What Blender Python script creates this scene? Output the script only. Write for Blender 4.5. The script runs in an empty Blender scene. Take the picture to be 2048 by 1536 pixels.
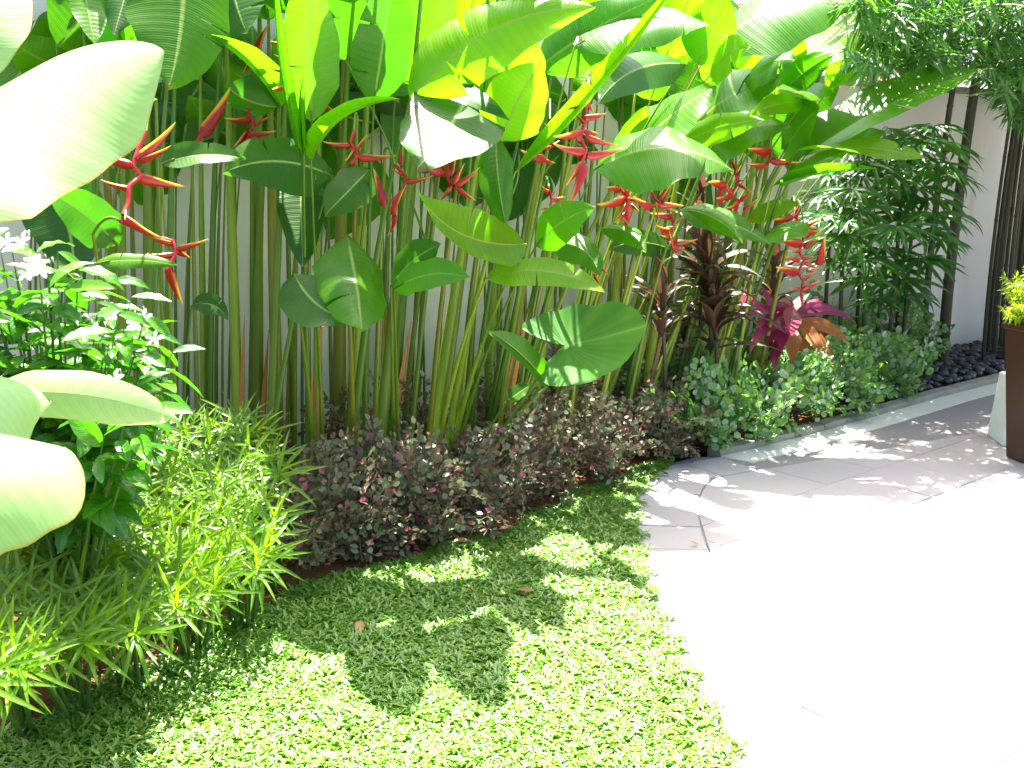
import bpy, math, random
import numpy as np
from mathutils import Vector, Matrix, Quaternion

random.seed(7)
rng = np.random.default_rng(11)
S = bpy.context.scene
COL = S.collection
R = math.radians

# ------------------------------------------------------------------ camera, world, sun, exposure
F_PX, PITCH, CAM_Z = 2080.0, R(11.7), 1.5
cam = bpy.data.objects.new('camera', bpy.data.cameras.new('camera'))
COL.objects.link(cam)
cam.location = (0, 0, CAM_Z)
cam.rotation_euler = (R(90) - PITCH, 0, 0)
cam.data.sensor_width = 36
cam.data.lens = 36 * F_PX / 2048
cam.data.clip_start = 0.05
cam.data.clip_end = 400
S.camera = cam

SUN = Vector((0.0, 0.40, 1.0)).normalized()          # towards the sun: high, slightly behind the wall
world = bpy.data.worlds.new('World')
S.world = world
world.use_nodes = True
wn = world.node_tree
wn.nodes.clear()
sky = wn.nodes.new('ShaderNodeTexSky')
sky.sky_type = 'NISHITA'
sky.sun_disc = False
sky.sun_elevation = math.asin(SUN.z)
sky.sun_rotation = math.atan2(SUN.x, SUN.y)
sky.dust_density = 5.0
sky.ozone_density = 0.3
sky.air_density = 0.8
bg = wn.nodes.new('ShaderNodeBackground')
bg.inputs['Strength'].default_value = 0.088
wo = wn.nodes.new('ShaderNodeOutputWorld')
wn.links.new(sky.outputs[0], bg.inputs[0])
wn.links.new(bg.outputs[0], wo.inputs[0])

sl = bpy.data.lights.new('sun', 'SUN')
sl.energy = 5.0
sl.angle = R(0.55)
sl.color = (1.0, 0.95, 0.86)
sun = bpy.data.objects.new('sun', sl)
COL.objects.link(sun)
sun.rotation_euler = (-SUN).to_track_quat('-Z', 'Y').to_euler()
sun.location = (0, 0, 12)

S.view_settings.view_transform = 'Standard'
S.view_settings.look = 'None'
S.view_settings.gamma = 1
S.view_settings.use_curve_mapping = False
S.view_settings.exposure = 3.0
S.render.engine = 'CYCLES'
S.cycles.max_bounces = 8
S.cycles.transmission_bounces = 4
S.cycles.diffuse_bounces = 4
S.cycles.use_denoising = True

# ------------------------------------------------------------------ from the photograph to the place
CAM = Vector((0, 0, CAM_Z))
FWD = Vector((0, math.cos(PITCH), -math.sin(PITCH)))
UPV = Vector((0, math.sin(PITCH), math.cos(PITCH)))
WA = R(35.7)
W0 = Vector((-1.08, 5.2, 0))
WT = Vector((math.cos(WA), math.sin(WA), 0))           # along the wall
WN = Vector((math.sin(WA), -math.cos(WA), 0))          # out of the wall, towards the lawn
Z = Vector((0, 0, 1))


def ray(px, py):
    return FWD + Vector((1, 0, 0)) * ((px - 1024) / F_PX) + UPV * (-(py - 768) / F_PX)


def P(px, py, v):
    """point seen at a pixel that stands v metres in front of the wall"""
    d = ray(px, py)
    t = (v - (CAM - W0).dot(WN)) / d.dot(WN)
    return CAM + d * t


def G(px, py, z=0.0):
    d = ray(px, py)
    return CAM + d * ((z - CAM_Z) / d.z)


def D(px, py, dep):
    return CAM + ray(px, py) * dep


def depth(p):
    return (p - CAM).dot(FWD)


def U(u, v, z=0.0):
    return W0 + WT * u + WN * v + Z * z


def vof(p):
    return (p - W0).dot(WN)


def uof(p):
    return (p - W0).dot(WT)


def ground_at(px, v):
    lo, hi = -6.0, 14.0
    for _ in range(40):
        m = (lo + hi) / 2
        q = U(m, v) - CAM
        x = 1024 + F_PX * q.x / q.dot(FWD)
        if x < px:
            lo = m
        else:
            hi = m
    return U(lo, v)


# ------------------------------------------------------------------ objects
def tag(o, label=None, cat=None, group=None, kind=None):
    if label:
        o['label'] = label
    if cat:
        o['category'] = cat
    if group:
        o['group'] = group
    if kind:
        o['kind'] = kind
    return o


def empty(name, loc, label, cat, group=None):
    o = bpy.data.objects.new(name, None)
    COL.objects.link(o)
    o.location = loc
    o.empty_display_size = 0.05
    return tag(o, label, cat, group)


def mk(name, V, F, mat=None, UV=None, T=None, smooth=True):
    """mesh data from arrays"""
    me = bpy.data.meshes.new(name)
    V = np.asarray(V, dtype=np.float64).reshape(-1, 3)
    if isinstance(F, np.ndarray):
        n, k = F.shape
        me.vertices.add(len(V))
        me.vertices.foreach_set('co', V.ravel())
        me.loops.add(n * k)
        me.loops.foreach_set('vertex_index', F.ravel().astype(np.int32))
        me.polygons.add(n)
        me.polygons.foreach_set('loop_start', np.arange(0, n * k, k, dtype=np.int32))
        me.update(calc_edges=True)
    else:
        me.from_pydata(V.tolist(), [], [tuple(f) for f in F])
        me.update()
    if UV is not None:
        UV = np.asarray(UV, dtype=np.float64)
        idx = np.empty(len(me.loops), dtype=np.int32)
        me.loops.foreach_get('vertex_index', idx)
        lay = me.uv_layers.new(name='UVMap')
        lay.data.foreach_set('uv', UV[idx].ravel())
    if T is not None:
        a = me.attributes.new('tint', 'FLOAT', 'POINT')
        a.data.foreach_set('value', np.asarray(T, dtype=np.float64))
    if smooth:
        me.polygons.foreach_set('use_smooth', np.ones(len(me.polygons), dtype=bool))
    if mat:
        me.materials.append(mat)
    return me


def link(name, me, parent=None, M=None, loc=None):
    o = bpy.data.objects.new(name, me)
    COL.objects.link(o)
    if parent is not None:
        o.parent = parent
    if M is not None:
        o.matrix_basis = M
    if loc is not None:
        o.location = loc
    return o


def join(parts):
    """list of (V, F, UV, T) -> one"""
    Vs, Fs, Us, Ts, n = [], [], [], [], 0
    for V, F, UV, T in parts:
        Vs.append(V)
        Fs.append(F + n)
        Us.append(UV)
        Ts.append(T)
        n += len(V)
    return np.concatenate(Vs), np.concatenate(Fs), np.concatenate(Us), np.concatenate(Ts)


def quads(rows, cols, off=0, wrap=False):
    i, j = np.meshgrid(np.arange(rows - 1), np.arange(cols if wrap else cols - 1), indexing='ij')
    a = i * cols + j
    b = i * cols + (j + 1) % cols
    return np.stack([a, b, b + cols, a + cols], -1).reshape(-1, 4) + off


def frame(d, hint):
    """3x3 with x along d and z near hint"""
    x = Vector(d).normalized()
    h = Vector(hint)
    z = h - x * h.dot(x)
    if z.length < 1e-4:
        z = x.orthogonal()
    z.normalize()
    y = z.cross(x)
    return Matrix((x, y, z)).transposed()


def mat_at(o, d, hint, s=1.0):
    M = frame(d, hint).to_4x4() @ Matrix.Scale(s, 4)
    M.translation = Vector(o)
    return M


def sm(x, a, b):
    t = np.clip((x - a) / (b - a), 0, 1)
    return t * t * (3 - 2 * t)


def prof_heli(s):
    return np.minimum(1, (np.maximum(s, 0) / 0.20)) ** 0.6 * (1 - 0.93 * np.clip((s - 0.34) / 0.66, 0, 1) ** 2.0 - 0.07 * np.clip(s, 0, 1) ** 9)


def prof_oval(s):
    return np.sin(np.pi * np.clip(s, 0, 1) ** 0.85) ** 0.8


def prof_round(s):
    return np.sqrt(np.clip(1 - (2 * s - 1) ** 2, 0, 1))


def prof_lance(s):
    return (np.minimum(1, s / 0.35) ** 0.7) * (1 - np.clip((s - 0.35) / 0.65, 0, 1) ** 1.6) + 0.02


def prof_strap(s):
    return np.minimum(1, 0.35 + s / 0.25) * (1 - np.clip((s - 0.5) / 0.5, 0, 1) ** 2.0) + 0.02


def blade(L, W, prof, nseg=8, ncr=2, bend=0.6, fold=0.2, wave=0.0, k=3.0, lift=0.0):
    """leaf along +X, face up +Z, curling down by bend radians"""
    s = np.linspace(0, 1, nseg + 1)
    th = lift - bend * s
    ds = L / nseg
    x = np.concatenate([[0], np.cumsum(np.cos((th[1:] + th[:-1]) / 2) * ds)])
    z = np.concatenate([[0], np.cumsum(np.sin((th[1:] + th[:-1]) / 2) * ds)])
    j = np.linspace(-1, 1, ncr * 2 + 1)
    w = W / 2 * prof(s)
    Sg, J = np.meshgrid(s, j, indexing='ij')
    y = w[:, None] * J * math.cos(fold)
    up = w[:, None] * np.abs(J) * math.sin(fold) + wave * W * np.abs(J) ** 2 * np.sin(2 * np.pi * k * Sg + J * 1.3)
    X = x[:, None] - np.sin(th)[:, None] * up
    Zz = z[:, None] + np.cos(th)[:, None] * up
    V = np.stack([X, y, Zz], -1).reshape(-1, 3)
    UV = np.stack([(J + 1) / 2, Sg], -1).reshape(-1, 2)
    return V, quads(nseg + 1, ncr * 2 + 1), UV, np.zeros(len(V))


def xform(part, M, t=None):
    V, F, UV, T = part
    A = np.array(M)
    V2 = V @ A[:3, :3].T + A[:3, 3]
    return V2, F, UV, (T if t is None else np.full(len(V), t))


def tube(pts, rad, sides=8, uvscale=1.0):
    """world points -> tube arrays"""
    pts = [Vector(p) for p in pts]
    n = len(pts)
    if not hasattr(rad, '__len__'):
        rad = [rad] * n
    prev = None
    Vs, UVs = [], []
    L = 0
    for i, p in enumerate(pts):
        t = (pts[min(i + 1, n - 1)] - pts[max(i - 1, 0)])
        t = t.normalized() if t.length > 1e-9 else Vector((0, 0, 1))
        a = prev - t * prev.dot(t) if prev is not None else t.orthogonal()
        if a.length < 1e-6:
            a = t.orthogonal()
        a.normalize()
        prev = a
        b = t.cross(a)
        if i:
            L += (p - pts[i - 1]).length
        for k in range(sides):
            c = 2 * math.pi * k / sides
            Vs.append(p + (a * math.cos(c) + b * math.sin(c)) * rad[i])
            UVs.append((k / sides, L * uvscale))
    V = np.array([tuple(v) for v in Vs])
    return V, quads(n, sides, wrap=True), np.array(UVs), np.zeros(len(V))


def bez(a, b, c, n):
    return [a * (1 - t) ** 2 + b * (2 * t * (1 - t)) + c * t * t for t in [i / n for i in range(n + 1)]]


def box_arr(c, hx, hy, hz, taper=1.0, ax=Vector((1, 0, 0)), ay=Vector((0, 1, 0)), bev=0.006):
    """box standing on c, bevelled edges all round; taper scales the bottom"""
    prof = [(-bev, 0.0), (0, bev), (0, 2 * hz - bev), (-bev, 2 * hz)]
    V, ring = [], []
    for off, z in prof:
        k = taper + (1 - taper) * z / (2 * hz)
        X, Y = hx * k + off, hy * k + off
        b = bev
        for sx, sy in ((1, 1), (-1, 1), (-1, -1), (1, -1)):
            for q in ((1, 0), (0, 1)) if sx * sy > 0 else ((0, 1), (1, 0)):
                x = sx * (X - (0 if q[0] else b))
                y = sy * (Y - (0 if q[1] else b))
                V.append(tuple(Vector(c) + ax * x + ay * y + Z * z))
    F = []
    for r in range(3):
        for k in range(8):
            F.append((r * 8 + k, r * 8 + (k + 1) % 8, r * 8 + 8 + (k + 1) % 8, r * 8 + 8 + k))
    F.append(tuple(range(7, -1, -1)))
    F.append(tuple(range(24, 32)))
    return V, F


# ------------------------------------------------------------------ materials
class N:
    def __init__(self, name):
        self.m = bpy.data.materials.new(name)
        self.m.use_nodes = True
        self.t = self.m.node_tree
        self.t.nodes.clear()
        self.out = self.t.nodes.new('ShaderNodeOutputMaterial')

    def n(self, kind, **kw):
        x = self.t.nodes.new(kind)
        for k, v in kw.items():
            if k.startswith('i_'):
                x.inputs[k[2:].replace('_', ' ')].default_value = v
            else:
                setattr(x, k, v)
        return x

    def l(self, a, b):
        self.t.links.new(a, b)

    def math(self, op, a, b=None, c=None):
        x = self.n('ShaderNodeMath', operation=op)
        for i, v in enumerate((a, b, c)):
            if v is None:
                continue
            if isinstance(v, (int, float)):
                x.inputs[i].default_value = v
            else:
                self.l(v, x.inputs[i])
        return x.outputs[0]

    def ramp(self, fac, stops, interp='LINEAR'):
        x = self.n('ShaderNodeValToRGB')
        x.color_ramp.interpolation = interp
        e = x.color_ramp.elements
        if len(stops) == 1:
            stops = [(0, stops[0][1]), (1, stops[0][1])]
        while len(e) < len(stops):
            e.new(0.5)
        for el, (p, c) in zip(e, stops):
            el.position = p
            el.color = (*c, 1)
        self.l(fac, x.inputs[0])
        return x.outputs[0]

    def mix(self, fac, a, b, mode='MIX'):
        x = self.n('ShaderNodeMix', data_type='RGBA', blend_type=mode)
        for sock, v in ((x.inputs[0], fac), (x.inputs[6], a), (x.inputs[7], b)):
            if isinstance(v, (int, float)):
                sock.default_value = v
            elif isinstance(v, tuple):
                sock.default_value = (*v, 1)
            else:
                self.l(v, sock)
        return x.outputs[2]

    def noise(self, scale, detail=4, vec=None, rough=0.55):
        x = self.n('ShaderNodeTexNoise')
        x.inputs['Scale'].default_value = scale
        x.inputs['Detail'].default_value = detail
        x.inputs['Roughness'].default_value = rough
        if vec is not None:
            self.l(vec, x.inputs['Vector'])
        return x

    def vec(self, kind='Object', scale=None):
        tc = self.n('ShaderNodeTexCoord')
        o = tc.outputs[kind]
        if scale:
            mp = self.n('ShaderNodeMapping')
            mp.inputs['Scale'].default_value = scale
            self.l(o, mp.inputs[0])
            o = mp.outputs[0]
        return o

    def bump(self, h, strength=0.3, dist=0.01):
        b = self.n('ShaderNodeBump')
        b.inputs['Strength'].default_value = strength
        b.inputs['Distance'].default_value = dist
        self.l(h, b.inputs['Height'])
        return b.outputs[0]

    def pbr(self, col, rough=0.5, spec=0.5, normal=None, **kw):
        p = self.n('ShaderNodeBsdfPrincipled')
        if isinstance(col, tuple):
            p.inputs['Base Color'].default_value = (*col, 1)
        else:
            self.l(col, p.inputs['Base Color'])
        if isinstance(rough, (int, float)):
            p.inputs['Roughness'].default_value = rough
        else:
            self.l(rough, p.inputs['Roughness'])
        p.inputs['Specular IOR Level'].default_value = spec
        if normal is not None:
            self.l(normal, p.inputs['Normal'])
        for k, v in kw.items():
            p.inputs[k].default_value = v
        return p

    def done(self, sh):
        self.l(sh.outputs[0] if hasattr(sh, 'outputs') else sh, self.out.inputs[0])
        return self.m


def leaf_mat(name, cols, trans, tw=0.42, rough=0.36, spec=0.45, rib=(0.30, 0.42, 0.10), vein=70.0, slant=10.0,
             vein_amt=0.09, bumps=0.14, by='object', ribw=0.028, edge=None, patch=0.0, tip=False):
    """cols: list of base colours chosen at random per object (or per leaf with by='tint')"""
    b = N(name)
    if by == 'object':
        rnd = b.n('ShaderNodeObjectInfo').outputs['Random']
    else:
        at = b.n('ShaderNodeAttribute', attribute_name='tint')
        oi = b.n('ShaderNodeObjectInfo').outputs['Random']
        rnd = b.math('FRACT', b.math('ADD', at.outputs['Fac'], b.math('MULTIPLY', oi, 0.37)))
    n = len(cols)
    col = b.ramp(rnd, [(i / max(n - 1, 1), c) for i, c in enumerate(cols)])
    uv = b.n('ShaderNodeUVMap')
    sep = b.n('ShaderNodeSeparateXYZ')
    b.l(uv.outputs[0], sep.inputs[0])
    u, v = sep.outputs[0], sep.outputs[1]
    a = b.math('ABSOLUTE', b.math('SUBTRACT', u, 0.5))
    # fine side veins sweep from the midrib to the edge
    ph = b.math('ADD', b.math('MULTIPLY', v, vein), b.math('MULTIPLY', b.math('MULTIPLY', a, a), -slant * 4))
    w = b.math('SINE', ph)
    w2 = b.math('SINE', b.math('MULTIPLY', ph, 3.1))
    ws = b.math('ADD', b.math('MULTIPLY', w, 0.6), b.math('MULTIPLY', w2, 0.4))
    ns = b.noise(9.0, 4, b.vec('Object'))
    f = b.math('ADD', b.math('MULTIPLY', ws, vein_amt), b.math('MULTIPLY', b.math('SUBTRACT', ns.outputs['Fac'], 0.5), 0.75))
    dark = b.mix(1.0, col, (0.62, 0.66, 0.6), 'MULTIPLY')
    lite = b.mix(1.0, col, (1.45, 1.3, 1.2), 'MULTIPLY')
    c2 = b.mix(b.math('ADD', f, 0.5), dark, lite)
    if patch > 0:
        n2 = b.noise(3.2, 5, b.vec('Object'))
        c2 = b.mix(b.math('MULTIPLY', b.math('GREATER_THAN', n2.outputs['Fac'], 0.70), patch), c2, (0.22, 0.15, 0.04))
    if tip:
        tn_ = b.noise(14.0, 3, b.vec('Object'))
        tf = b.n('ShaderNodeMapRange')
        tf.inputs['From Min'].default_value = 0.955
        tf.inputs['From Max'].default_value = 0.985
        b.l(b.math('ADD', v, b.math('MULTIPLY', b.math('SUBTRACT', tn_.outputs['Fac'], 0.5), 0.16)), tf.inputs['Value'])
        c2 = b.mix(b.math('MULTIPLY', tf.outputs[0], 0.85), c2, (0.20, 0.11, 0.03))
    if edge:
        em = b.n('ShaderNodeMapRange')
        em.inputs['From Min'].default_value = 0.478
        em.inputs['From Max'].default_value = 0.497
        b.l(a, em.inputs['Value'])
        c2 = b.mix(em.outputs[0], c2, edge)
    if rib:
        mr = b.n('ShaderNodeMapRange')
        mr.inputs['From Min'].default_value = ribw
        mr.inputs['From Max'].default_value = ribw * 0.4
        b.l(a, mr.inputs['Value'])
        c2 = b.mix(mr.outputs[0], c2, rib)
    nrm = b.bump(ws, bumps, 0.004)
    p = b.pbr(c2, rough, spec, nrm)
    if tw > 0:
        tr = b.n('ShaderNodeBsdfTranslucent')
        tcol = b.mix(1.0, b.mix(b.math('ADD', f, 0.5), (0.75, 0.8, 0.7), (1.2, 1.12, 1.0)), trans, 'MULTIPLY')
        if rib:
            tcol = b.mix(mr.outputs[0], tcol, tuple(x * 0.45 for x in trans))
        b.l(tcol, tr.inputs['Color'])
        b.l(nrm, tr.inputs['Normal'])
        ms = b.n('ShaderNodeMixShader')
        ms.inputs[0].default_value = tw
        b.l(p.outputs[0], ms.inputs[1])
        b.l(tr.outputs[0], ms.inputs[2])
        return b.done(ms)
    return b.done(p)


def stem_mat(name, cols, streak=0.5):
    b = N(name)
    rnd = b.n('ShaderNodeObjectInfo').outputs['Random']
    n = len(cols)
    col = b.ramp(rnd, [(i / max(n - 1, 1), c) for i, c in enumerate(cols)])
    ns = b.noise(1.0, 4, b.vec('Object', (70, 70, 2.2)))
    n2 = b.noise(1.0, 3, b.vec('Object', (9, 9, 1.6)))
    c = b.mix(b.math('MULTIPLY', ns.outputs['Fac'], streak), col, b.mix(1.0, col, (1.9, 1.5, 1.1), 'MULTIPLY'))
    c = b.mix(b.math('MULTIPLY', b.math('GREATER_THAN', n2.outputs['Fac'], 0.66), 0.5), c, (0.17, 0.11, 0.022))
    return b.done(b.pbr(c, 0.42, 0.4, b.bump(ns.outputs['Fac'], 0.25, 0.004)))


def plain(name, col, rough=0.6, spec=0.4, var=0.25, scale=20, bump=0.2):
    b = N(name)
    ns = b.noise(scale, 5, b.vec('Object'))
    oi = b.n('ShaderNodeObjectInfo').outputs['Random']
    f = b.math('ADD', b.math('MULTIPLY', ns.outputs['Fac'], 0.6), b.math('MULTIPLY', oi, 0.4))
    c = b.mix(f, tuple(x * (1 - var) for x in col), tuple(min(1, x * (1 + var)) for x in col))
    return b.done(b.pbr(c, rough, spec, b.bump(ns.outputs['Fac'], bump, 0.004) if bump else None))


M = {}
M['leaf'] = leaf_mat('heliconia_leaf', [(0.030, 0.105, 0.005), (0.045, 0.15, 0.005), (0.065, 0.185, 0.006), (0.036, 0.125, 0.006)],
                     (0.11, 0.46, 0.004), 0.48, 0.31, 0.32, slant=4, vein=120, patch=0.25, tip=True)
M['lime'] = leaf_mat('young_leaf', [(0.13, 0.25, 0.005), (0.17, 0.29, 0.006), (0.11, 0.24, 0.005)],
                     (0.15, 0.54, 0.004), 0.52, 0.34, 0.38, rib=(0.35, 0.42, 0.08), slant=4, vein=120, patch=0.2, tip=True)
M['dark'] = leaf_mat('old_leaf', [(0.018, 0.075, 0.006), (0.026, 0.095, 0.009), (0.036, 0.11, 0.008)],
                     (0.06, 0.30, 0.004), 0.38, 0.34, 0.28, slant=4, vein=120, patch=0.2, tip=True)
M['broad'] = leaf_mat('broad_leaf', [(0.17, 0.33, 0.12), (0.20, 0.36, 0.14)], (0.42, 0.68, 0.20), 0.38, 0.42, 0.6,
                      rib=(0.3, 0.42, 0.14), vein=80, slant=9, vein_amt=0.12, bumps=0.05, edge=(0.26, 0.15, 0.02))
M['ear'] = leaf_mat('elephant_ear_leaf', [(0.055, 0.19, 0.035)], (0.16, 0.42, 0.02), 0.35, 0.5, 0.16,
                    rib=(0.22, 0.36, 0.06), vein=26, slant=0, vein_amt=0.10, ribw=0.02)
M['strap'] = leaf_mat('strap_leaf', [(0.046, 0.125, 0.003), (0.090, 0.190, 0.004), (0.026, 0.085, 0.003), (0.15, 0.25, 0.005)],
                      (0.38, 0.70, 0.006), 0.38, 0.36, 0.4, vein=6, slant=0, vein_amt=0.1, rib=(0.16, 0.30, 0.03), ribw=0.06)
M['jas'] = leaf_mat('jasmine_leaf', [(0.016, 0.09, 0.006), (0.030, 0.13, 0.006), (0.07, 0.21, 0.006), (0.020, 0.10, 0.008)],
                    (0.08, 0.42, 0.006), 0.34, 0.22, 0.42, vein=44, slant=9, rib=(0.12, 0.28, 0.04), ribw=0.03, vein_amt=0.2)
M['jas_old'] = leaf_mat('yellow_leaf', [(0.42, 0.34, 0.02)], (0.5, 0.42, 0.02), 0.35, 0.4, 0.4, vein=30, slant=6)
M['purple'] = leaf_mat('purple_shrub_leaf',
                       [(0.130, 0.111, 0.072), (0.124, 0.075, 0.052), (0.117, 0.169, 0.085), (0.195, 0.247, 0.156), (0.117, 0.094, 0.072),
                        (0.143, 0.169, 0.065), (0.117, 0.091, 0.058), (0.130, 0.182, 0.117), (0.338, 0.052, 0.117), (0.072, 0.047, 0.062)],
                       (0.156, 0.169, 0.104), 0.22, 0.4, 0.45, by='tint', vein=10, slant=3, rib=None)
M['green'] = leaf_mat('small_green_leaf',
                      [(0.08, 0.24, 0.06), (0.12, 0.30, 0.10), (0.22, 0.40, 0.21), (0.10, 0.27, 0.06), (0.20, 0.36, 0.04), (0.13, 0.32, 0.11), (0.34, 0.48, 0.32), (0.46, 0.56, 0.42), (0.10, 0.28, 0.08)],
                      (0.20, 0.46, 0.06), 0.30, 0.40, 0.5, by='tint', vein=12, slant=4, rib=None)
M['rhapis'] = leaf_mat('fan_palm_leaflet', [(0.014, 0.075, 0.012), (0.024, 0.10, 0.014), (0.05, 0.16, 0.014)],
                       (0.14, 0.42, 0.02), 0.3, 0.30, 0.40, vein=4, slant=0, rib=(0.03, 0.11, 0.03))
M['cordy'] = leaf_mat('dark_cordyline_leaf', [(0.085, 0.040, 0.030), (0.065, 0.055, 0.026), (0.055, 0.070, 0.030), (0.10, 0.030, 0.040)],
                      (0.16, 0.06, 0.03), 0.25, 0.45, 0.35, vein=5, slant=30, rib=(0.08, 0.03, 0.03))
M['cordy_pink'] = leaf_mat('pink_cordyline_leaf', [(0.22, 0.018, 0.085), (0.15, 0.022, 0.075), (0.28, 0.025, 0.08)],
                           (0.6, 0.05, 0.16), 0.32, 0.34, 0.5, vein=5, slant=30, rib=(0.3, 0.06, 0.12))
M['cordy_dry'] = leaf_mat('withered_cordyline_leaf', [(0.36, 0.14, 0.03), (0.28, 0.10, 0.035)],
                          (0.5, 0.22, 0.04), 0.3, 0.5, 0.3, vein=5, slant=30, rib=(0.3, 0.13, 0.04))
M['bamboo_leaf'] = leaf_mat('bamboo_leaf', [(0.022, 0.085, 0.018), (0.035, 0.12, 0.022), (0.05, 0.15, 0.02)],
                            (0.12, 0.36, 0.03), 0.35, 0.42, 0.4, by='tint', rib=None, vein=2, slant=0)
M['potplant'] = leaf_mat('yellow_green_leaf', [(0.16, 0.30, 0.012), (0.24, 0.36, 0.015), (0.10, 0.24, 0.012)],
                         (0.5, 0.65, 0.02), 0.4, 0.42, 0.4, by='tint', rib=None, vein=2, slant=0)
M['far_leaf'] = leaf_mat('far_tree_leaf', [(0.025, 0.085, 0.025), (0.035, 0.11, 0.025), (0.05, 0.14, 0.03)],
                         (0.10, 0.30, 0.04), 0.3, 0.45, 0.4, by='tint', rib=None, vein=2, slant=0)
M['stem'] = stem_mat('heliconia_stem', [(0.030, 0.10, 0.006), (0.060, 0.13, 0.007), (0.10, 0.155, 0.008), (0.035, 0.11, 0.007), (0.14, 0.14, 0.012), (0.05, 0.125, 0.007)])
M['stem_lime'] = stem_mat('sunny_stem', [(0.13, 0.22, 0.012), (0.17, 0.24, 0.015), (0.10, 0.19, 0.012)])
M['stem_dry'] = stem_mat('dry_sheath', [(0.32, 0.15, 0.03), (0.22, 0.10, 0.03), (0.42, 0.2, 0.04)])
M['petiole'] = stem_mat('petiole', [(0.06, 0.15, 0.012), (0.09, 0.19, 0.015)], 0.3)
M['twig'] = plain('twig', (0.09, 0.06, 0.035), 0.7, 0.3, 0.4, 40)
M['green_twig'] = plain('green_twig', (0.06, 0.13, 0.02), 0.5, 0.4, 0.3, 40)
M['cane'] = plain('dark_cane', (0.050, 0.050, 0.026), 0.6, 0.3, 0.5, 30, 0.5)
M['petal'] = leaf_mat('white_petal', [(0.80, 0.80, 0.78), (0.84, 0.84, 0.80)], (0.85, 0.85, 0.80), 0.3, 0.5, 0.3, rib=None, vein=3, slant=0, vein_amt=0.04)
M['rachis'] = plain('red_rachis', (0.36, 0.008, 0.010), 0.42, 0.45, 0.25, 30, 0.1)
M['brown_rachis'] = plain('brown_rachis', (0.12, 0.02, 0.015), 0.45, 0.45, 0.4, 30, 0.1)
M['bud'] = plain('yellow_bud', (0.62, 0.42, 0.05), 0.45, 0.4, 0.2, 30, 0.1)

b = N('bract')
uv = b.n('ShaderNodeUVMap')
sp = b.n('ShaderNodeSeparateXYZ')
b.l(uv.outputs[0], sp.inputs[0])
a_ = b.math('ABSOLUTE', b.math('SUBTRACT', sp.outputs[0], 0.5))
lip = b.n('ShaderNodeMapRange')
lip.inputs['From Min'].default_value = 0.17
lip.inputs['From Max'].default_value = 0.09
b.l(b.math('SUBTRACT', a_, b.math('MULTIPLY', b.math('MAXIMUM', b.math('SUBTRACT', sp.outputs[1], 0.35), 0.0), 0.32)), lip.inputs['Value'])
tipm = b.n('ShaderNodeMapRange')
tipm.inputs['From Min'].default_value = 0.72
tipm.inputs['From Max'].default_value = 0.98
b.l(sp.outputs[1], tipm.inputs['Value'])
rr = b.n('ShaderNodeObjectInfo').outputs['Random']
red = b.ramp(rr, [(0, (0.31, 0.004, 0.005)), (0.5, (0.36, 0.006, 0.004)), (1, (0.25, 0.003, 0.008))])
yel = b.ramp(sp.outputs[1], [(0, (0.55, 0.16, 0.008)), (0.6, (0.60, 0.26, 0.01)), (1, (0.48, 0.42, 0.03))])
lipf = b.math('MULTIPLY', lip.outputs[0], b.math('GREATER_THAN', sp.outputs[1], 0.12))
bc = b.mix(b.math('MAXIMUM', lipf, b.math('MULTIPLY', tipm.outputs[0], 0.9)), red, yel)
nb = b.noise(40, 3, b.vec('Object'))
bp = b.pbr(bc, 0.34, 0.5, b.bump(nb.outputs['Fac'], 0.06, 0.01))
bt = b.n('ShaderNodeBsdfTranslucent')
b.l(bc, bt.inputs['Color'])
bm = b.n('ShaderNodeMixShader')
bm.inputs[0].default_value = 0.15
b.l(bp.outputs[0], bm.inputs[1])
b.l(bt.outputs[0], bm.inputs[2])
M['bract'] = b.done(bm)

# rendered wall: painted plaster with faint trowel marks, rain streaks and a splash line at the foot
b = N('painted_wall')
pos = b.n('ShaderNodeNewGeometry').outputs['Position']
sx = b.n('ShaderNodeSeparateXYZ')
b.l(pos, sx.inputs[0])
n1 = b.noise(1.7, 5, pos)
mp = b.n('ShaderNodeMapping')
mp.inputs['Scale'].default_value = (9, 9, 0.7)
b.l(pos, mp.inputs[0])
n2 = b.noise(1.0, 5, mp.outputs[0])
n3 = b.noise(60, 4, pos)
st = b.n('ShaderNodeMapRange')
st.inputs['From Min'].default_value = 0.55
st.inputs['From Max'].default_value = 0.8
b.l(n2.outputs['Fac'], st.inputs['Value'])
ft = b.n('ShaderNodeMapRange')
ft.inputs['From Min'].default_value = 0.30
ft.inputs['From Max'].default_value = 0.02
b.l(b.math('ADD', sx.outputs[2], b.math('MULTIPLY', n1.outputs['Fac'], 0.12)), ft.inputs['Value'])
c = b.mix(n1.outputs['Fac'], (0.68, 0.665, 0.60), (0.74, 0.72, 0.64))
c = b.mix(b.math('MULTIPLY', st.outputs[0], 0.35), c, (0.30, 0.30, 0.25))
c = b.mix(b.math('MULTIPLY', ft.outputs[0], 0.6), c, (0.30, 0.26, 0.19))
M['wall'] = b.done(b.pbr(c, 0.8, 0.25, b.bump(n3.outputs['Fac'], 0.25, 0.003)))

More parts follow.
